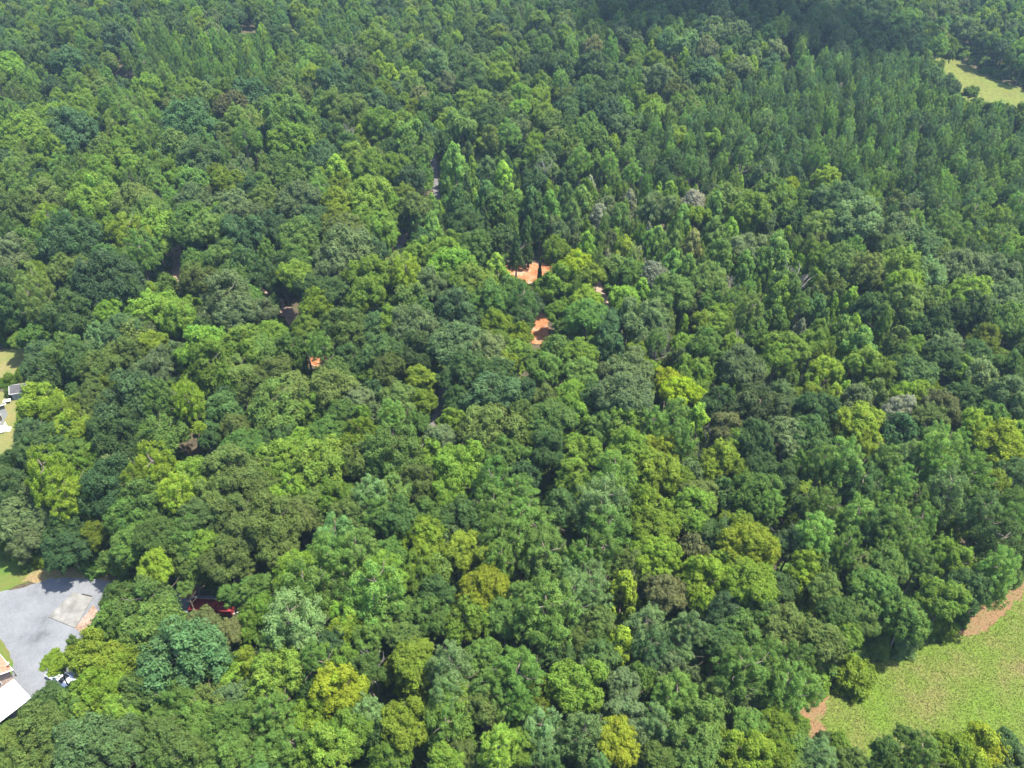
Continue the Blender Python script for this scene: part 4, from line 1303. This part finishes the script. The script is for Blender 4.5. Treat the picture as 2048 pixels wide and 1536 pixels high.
def gable_house(name, label, loc, rz, L, W, hw, rise, m_wall, m_roof, windows, over=0.45, chimney=False, porch=None, cat='house'):
    """length along local x, width along local y; ridge along x"""
    root = empty(name, loc, rz)
    tag(root, label, cat)
    w = MB()
    w.bm.verts.ensure_lookup_table()
    prof = [(-W / 2, 0), (W / 2, 0), (W / 2, hw), (0, hw + rise), (-W / 2, hw)]
    a = [w.bm.verts.new((-L / 2, y, z)) for y, z in prof]
    b = [w.bm.verts.new((L / 2, y, z)) for y, z in prof]
    w.bm.faces.new(a)
    w.bm.faces.new(b[::-1])
    for i in range(5):
        j = (i + 1) % 5
        w.bm.faces.new((a[j], a[i], b[i], b[j]))
    w.build('wall', m_wall, root)
    sl = rise / (W / 2)
    e = W / 2 + over
    for s in (1, -1):
        rf = MB()
        z0, z1 = hw - sl * over + 0.12, hw + rise + 0.12
        pts = [(-L / 2 - over, s * e, z0), (L / 2 + over, s * e, z0), (L / 2 + over, s * 0.004, z1), (-L / 2 - over, s * 0.004, z1)]
        rf.poly(pts if s < 0 else pts[::-1], 0.1)
        rp = rf.build('roof', m_roof, root)
        # rows of shingles as low steps
        st = MB()
        n = max(4, int(math.hypot(e, rise) / 0.55))
        for q in range(1, n):
            t = q / n
            y, z = s * (e + (0.004 - e) * t), z0 + (z1 - z0) * t
            st.box(0, y, z + 0.012, L + 2 * over - 0.02, 0.08, 0.03)
        so = st.build('shingle_rows', m_roof, rp)
        so['kind'] = 'stuff'
        fs = MB()
        fs.box(0, s * (e + 0.02), z0 - 0.09, L + 2 * over, 0.04, 0.2)
        fs.build('fascia', M_WHITE, root)
    for ex in (-1, 1):
        for s in (1, -1):
            bg = MB()
            bg.tube((ex * (L / 2 + over + 0.03), s * e, hw - sl * over + 0.05), (ex * (L / 2 + over + 0.03), 0, hw + rise + 0.05), 0.09, seg=4)
            bg.build('bargeboard', M_WHITE, root)
    for (side, u, z, ww, wh) in windows:
        f = MB()
        g = MB()
        if side in ('+x', '-x'):
            s = 1 if side == '+x' else -1
            f.box(s * (L / 2 + 0.02), u, z, 0.08, ww + 0.2, wh + 0.2)
            g.box(s * (L / 2 + 0.05), u, z, 0.05, ww, wh)
        else:
            s = 1 if side == '+y' else -1
            f.box(u, s * (W / 2 + 0.02), z, ww + 0.2, 0.08, wh + 0.2)
            g.box(u, s * (W / 2 + 0.05), z, ww, 0.05, wh)
        wo = f.build('window', M_WHITE, root)
        g.build('pane', M_GLASS, wo)
    if porch:
        s, u0, u1, dep = porch
        p = MB()
        p.box(L / 2 + dep / 2 + 0.02, (u0 + u1) / 2, 0.35, dep, u1 - u0, 0.1)
        for k in range(9):
            yy = u0 + (u1 - u0) * k / 8
            p.box(L / 2 + dep - 0.05, yy, 0.85, 0.06, 0.06, 0.9)
        p.box(L / 2 + dep - 0.05, (u0 + u1) / 2, 1.33, 0.1, u1 - u0 + 0.1, 0.07)
        for k in range(3):
            p.box(L / 2 + dep + 0.18 + 0.3 * k, (u0 + u1) / 2, 0.28 - 0.09 * k, 0.3, 1.4, 0.08)
        p.build('porch', M_WHITE, root)
    if chimney:
        c = MB()
        c.box(-L / 4, 0.6, hw + rise + 0.2, 0.7, 0.7, 1.6)
        c.build('chimney', M_BRICK, root)
    return root


# brown-roofed house at the lower left: its corner points at the yard
A = at(24, 1337, 2.9)
B = at(2, 1311, 2.9)
u = (B - A).xy.normalized()
ang = math.atan2(-u.y, -u.x)                    # local +x runs from B to A
L_, W_ = 13.0, 8.4
over = 0.45
ex, ey = Vector((math.cos(ang), math.sin(ang))), Vector((-math.sin(ang), math.cos(ang)))
# A is the eave corner at local (+L/2+over, +W/2+over)
cen = A.xy - ex * (L_ / 2 + over) - ey * (W_ / 2 + over) * (1 if (at(0, 1355, 2.9) - A).xy.dot(ey) < 0 else -1)
gable_house('brick_house', 'house with an orange-brown shingle roof cut by the frame beside the gravel yard', (cen.x, cen.y, 0), ang, L_, W_, 2.75, 2.1,
            M_BRICK, M_BROWNROOF, [('+x', -1.8, 1.5, 1.2, 1.2), ('+x', 1.8, 1.5, 1.2, 1.2), ('+y', -2.0, 1.5, 1.4, 1.2), ('-y', 2.0, 1.5, 1.4, 1.2)], over,
            chimney=True)
# white carport
C0, C1 = at(27, 1358, 2.7), at(56, 1389, 2.7)
du = (C1 - C0).xy.normalized()
dv = Vector((du.y, -du.x))
if dv.x > 0:
    dv = -dv
mid = C0.xy + du * 2.6 + dv * 3.6
root = empty('carport', (mid.x, mid.y, 0), math.atan2(du.y, du.x))
tag(root, 'carport with a flat white metal roof beside the brown-roofed house', 'carport')
m = MB()
m.box(0, 0, 2.65, 5.2, 7.2, 0.12)
cr_ = m.build('roof', M_WHITEMETAL, root)
m = MB()
for k in range(12):
    m.box(-2.4 + k * 0.436, 0, 2.725, 0.05, 7.2, 0.035)
o = m.build('roof_ribs', M_WHITEMETAL, cr_)
for sx in (-1, 1):
    for sy in (-1, 1):
        m = MB()
        m.box(sx * 2.4, sy * 3.3, 1.29, 0.12, 0.12, 2.58)
        m.build('post', M_WHITE, root)
# grey house on the left edge
P = at(-38, 852, 0)
gable_house('grey_house', 'house with a grey roof and white trim cut by the left edge', (P.x, P.y, 0), math.radians(8), 9.0, 6.6, 2.7, 2.0, M_SIDING, M_GREYROOF,
            [('+x', 0, 1.6, 1.1, 1.2), ('+x', -2, 1.6, 0.8, 1.1), ('-y', 1.5, 1.5, 1.3, 1.2)], 0.35, porch=('+x', -3.2, -1.0, 1.3))
# garden shed
P = at(48, 790, 0)
gable_house('garden_shed', 'small shed with a grey shingle roof beside dark trees', (P.x, P.y, 0), math.radians(14), 3.6, 2.8, 2.0, 0.8, M_SIDING, M_GREYROOF,
            [('-y', 0.4, 1.25, 0.7, 0.7)], 0.25, cat='shed')
# white garden table
P = at(16, 806, 0)
root = empty('garden_table', (P.x, P.y, 0), 0.4)
tag(root, 'white table standing on the dry lawn below the shed', 'table')
m = MB()
m.box(0, 0, 0.72, 1.5, 0.95, 0.06, bevel=0.02)
m.build('tabletop', M_WHITE, root)
for sx in (-1, 1):
    for sy in (-1, 1):
        m = MB()
        m.tube((sx * 0.65, sy * 0.38, 0), (sx * 0.6, sy * 0.34, 0.69), 0.035)
        m.build('leg', M_WHITE, root)
# lamp post
P = at(33, 1352, 0)
root = empty('lamp_post', (P.x, P.y, 0))
tag(root, 'dark lamp post with a white globe at the corner of the brown-roofed house', 'lamp post')
m = MB()
m.tube((0, 0, 0), (0, 0, 0.5), 0.11, 0.07).tube((0, 0, 0.5), (0, 0, 3.3), 0.05, 0.04)
m.build('pole', M_DARK, root)
m = MB()
m.tube((0, 0, 3.3), (0, 0, 3.42), 0.1, 0.12)
m.build('collar', M_DARK, root)
m = MB()
m.ball((0, 0, 3.62), 0.22)
m.build('globe', M_GLOBE, root, smooth=True)
# concrete pad
q = [at(x, y) for x, y in ((97, 1235), (151, 1257), (187, 1195), (147, 1186))]
m = MB()
m.poly([(p.x, p.y, 0.2) for p in q], 0.25)
o = m.build('concrete_pad', M_CONC)
tag(o, 'pale stained concrete pad let into the gravel yard', kind='structure')
a, b = q[2], q[3]
d = (b - a)
m = MB()
m.box((a.x * 0.7 + b.x * 0.3), (a.y * 0.7 + b.y * 0.3), 0.275, d.length * 0.5, 0.14, 0.15, math.atan2(d.y, d.x))
o = m.build('timber_beam', M_DARK)
tag(o, 'dark timber lying along the far edge of the concrete pad', 'timber')

# ------------------------------------------------------------------ red trailer
P = at(428, 1222, 0)
root = empty('trailer', (P.x, P.y, 0), math.radians(-3))
tag(root, 'long faded red open trailer half hidden under the trees', 'trailer')
L_, W_ = 7.4, 2.4
m = MB()
m.box(0, 0, 0.72, L_, W_, 0.12)
m.build('bed', M_RED, root)
for s in (-1, 1):
    m = MB()
    m.box(0, s * (W_ / 2 - 0.03), 1.28, L_ - 0.02, 0.05, 1.0)
    sp = m.build('side_panel', M_RED, root)
    m = MB()
    for k in range(9):
        m.box(-L_ / 2 + 0.2 + k * (L_ - 0.4) / 8, s * (W_ / 2 + 0.03), 1.28, 0.08, 0.06, 0.98)
    m.build('stakes', M_RED, sp)
    m = MB()
    m.box(0, s * (W_ / 2 - 0.03), 1.81, L_, 0.1, 0.06)
    m.build('top_rail', M_GREYMETAL if s > 0 else M_RED, sp)
for k, nm in ((-1, 'tailgate'), (1, 'front_panel'), (0.12, 'divider')):
    m = MB()
    m.box(k * (L_ / 2 - 0.03), 0, 1.22, 0.05, W_ - 0.12, 0.88)
    m.build(nm, M_RED, root)
for sx in (-0.2, 0.75):
    for s in (-1, 1):
        m = MB()
        m.tube((sx, s * 0.95, 0.38), (sx, s * 1.18, 0.38), 0.38, seg=20)
        w_ = m.build('wheel', M_TYRE, root)
        m = MB()
        m.tube((sx, s * 1.175, 0.38), (sx, s * 1.19, 0.38), 0.2, seg=16)
        m.build('rim', M_GREYMETAL, w_)
for s in (-1, 1):
    m = MB()
    m.box(0.28, s * 1.1, 0.83, 2.1, 0.34, 0.05)
    m.build('mudguard', M_RED, root)
m = MB()
for s in (-1, 1):
    m.tube((L_ / 2 - 0.1, s * 0.85, 0.62), (L_ / 2 + 1.5, 0.04 * s, 0.6), 0.07)
m.tube((L_ / 2 + 1.1, 0, 0.05), (L_ / 2 + 1.1, 0, 1.05), 0.05)
m.build('drawbar', M_GREYMETAL, root)
m = MB()
m.tube((L_ / 2 + 1.4, 0, 0.6), (L_ / 2 + 1.75, 0, 0.6), 0.08, 0.1)
m.build('hitch', M_GREYMETAL, root)

# ------------------------------------------------------------------ white pickup under the yellow tree
P = at(126, 1362, 0)
root = empty('pickup_truck', (P.x, P.y, 0), math.radians(-28))
tag(root, 'white pickup truck parked half under the yellow-green tree', 'pickup truck')
m = MB()
m.prism([(-2.7, 0.45), (2.72, 0.45), (2.78, 0.75), (2.7, 1.0), (1.15, 1.1), (-0.9, 1.12), (-2.7, 1.1)], -0.95, 0.95)
bmesh.ops.bevel(m.bm, geom=list(m.bm.edges), offset=0.06, segments=2, affect='EDGES')
m.build('body', M_CAR, root)
m = MB()
m.prism([(1.1, 1.08), (0.45, 1.72), (-0.75, 1.74), (-0.95, 1.08)], -0.82, 0.82)
bmesh.ops.bevel(m.bm, geom=list(m.bm.edges), offset=0.07, segments=2, affect='EDGES')
m.build('cab', M_CAR, root)
m = MB()
m.poly([(0.56, -0.7, 1.66), (1.08, -0.78, 1.14), (1.08, 0.78, 1.14), (0.56, 0.7, 1.66)], 0.0301)
m.build('windscreen', M_GLASS, root)
for s in (-1, 1):
    m = MB()
    m.box(-0.05, s * 0.815, 1.42, 1.1, 0.03, 0.36)
    m.build('side_window', M_GLASS, root)
m = MB()
m.box(-1.85, 0, 1.118, 1.6, 1.6, 0.02)
m.build('load_bed', M_GREYMETAL, root)
for sx in (-1.75, 1.75):
    for s in (-1, 1):
        m = MB()
        m.tube((sx, s * 0.74, 0.37), (sx, s * 0.97, 0.37), 0.37, seg=20)
        w_ = m.build('wheel', M_TYRE, root)
        m = MB()
        m.tube((sx, s * 0.965, 0.37), (sx, s * 0.985, 0.37), 0.22, seg=16)
        m.build('rim', M_GREYMETAL, w_)
for s in (-1, 1):
    m = MB()
    m.box(2.74, s * 0.72, 0.82, 0.06, 0.32, 0.16)
    m.build('headlight', M_GLOBE, root)

# ------------------------------------------------------------------ haze: thin summer air round the camera and the whole wood
m = MB()
m.box(0, 2300, 61, 8200, 7900, 124)
hz = bpy.data.materials.new('haze')
hz.use_nodes = True
hz.node_tree.nodes.remove(hz.node_tree.nodes['Principled BSDF'])
pv = hz.node_tree.nodes.new('ShaderNodeVolumePrincipled')
pv.inputs['Color'].default_value = (0.52, 0.74, 1.0, 1)
pv.inputs['Density'].default_value = 0.00015
pv.inputs['Anisotropy'].default_value = 0.2
hz.node_tree.links.new(pv.outputs[0], hz.node_tree.nodes['Material Output'].inputs['Volume'])
o = m.build('haze', hz)
tag(o, 'thin bluish summer haze over the wood', kind='stuff')

# ------------------------------------------------------------------ cloud whose shade lies over the far wood
FOOT = [(1190, 62), (1260, 34), (1330, 20), (1420, 26), (1500, 30), (1570, 60), (1600, 95), (1660, 90), (1740, 88), (1800, 70), (1700, 30), (1600, 10),
        (1480, 0), (1350, -10), (1250, 0)]
CLOUD_UP = 900.0
bm = bmesh.new()
rc = random.Random(2)
gp = [at(x, y, 12) for x, y in FOOT]
gx, gy = [p.x for p in gp], [p.y for p in gp]
PP = [(p.x, p.y) for p in gp]
n = 0
while n < 60:
    x, y = rc.uniform(min(gx), max(gx)), rc.uniform(min(gy), max(gy))
    if not inside(PP, x, y):
        continue
    n += 1
    t = CLOUD_UP + rc.uniform(-12, 22)
    c = Vector((x, y, 12)) + TO_SUN * t
    rr = rc.uniform(10, 20)
    q = bmesh.ops.create_icosphere(bm, subdivisions=3, radius=rr)
    for v in q['verts']:
        v.co *= 1 + 0.12 * math.sin(v.co.x * 0.5 + n) * math.sin(v.co.y * 0.45) + rc.uniform(-0.03, 0.03)
    bmesh.ops.translate(bm, vec=c, verts=q['verts'])
me = bpy.data.meshes.new('cloud')
bm.to_mesh(me)
bm.free()
me.polygons.foreach_set('use_smooth', np.ones(len(me.polygons), dtype=bool))
cm = bpy.data.materials.new('cloud_white')
cm.use_nodes = True
ct = cm.node_tree
ct.nodes.remove(ct.nodes['Principled BSDF'])
cd, cl, ctp = ct.nodes.new('ShaderNodeBsdfDiffuse'), ct.nodes.new('ShaderNodeBsdfTranslucent'), ct.nodes.new('ShaderNodeBsdfTransparent')
cd.inputs[0].default_value = cl.inputs[0].default_value = (0.9, 0.91, 0.93, 1)
m1, m2 = ct.nodes.new('ShaderNodeMixShader'), ct.nodes.new('ShaderNodeMixShader')
m1.inputs[0].default_value, m2.inputs[0].default_value = 0.5, 0.62
ct.links.new(cd.outputs[0], m1.inputs[1])
ct.links.new(cl.outputs[0], m1.inputs[2])
ct.links.new(m1.outputs[0], m2.inputs[1])
ct.links.new(ctp.outputs[0], m2.inputs[2])
ct.links.new(m2.outputs[0], ct.nodes['Material Output'].inputs['Surface'])
me.materials.append(cm)
o = link('cloud', me)
tag(o, 'white cumulus cloud high above the far wood', kind='stuff')
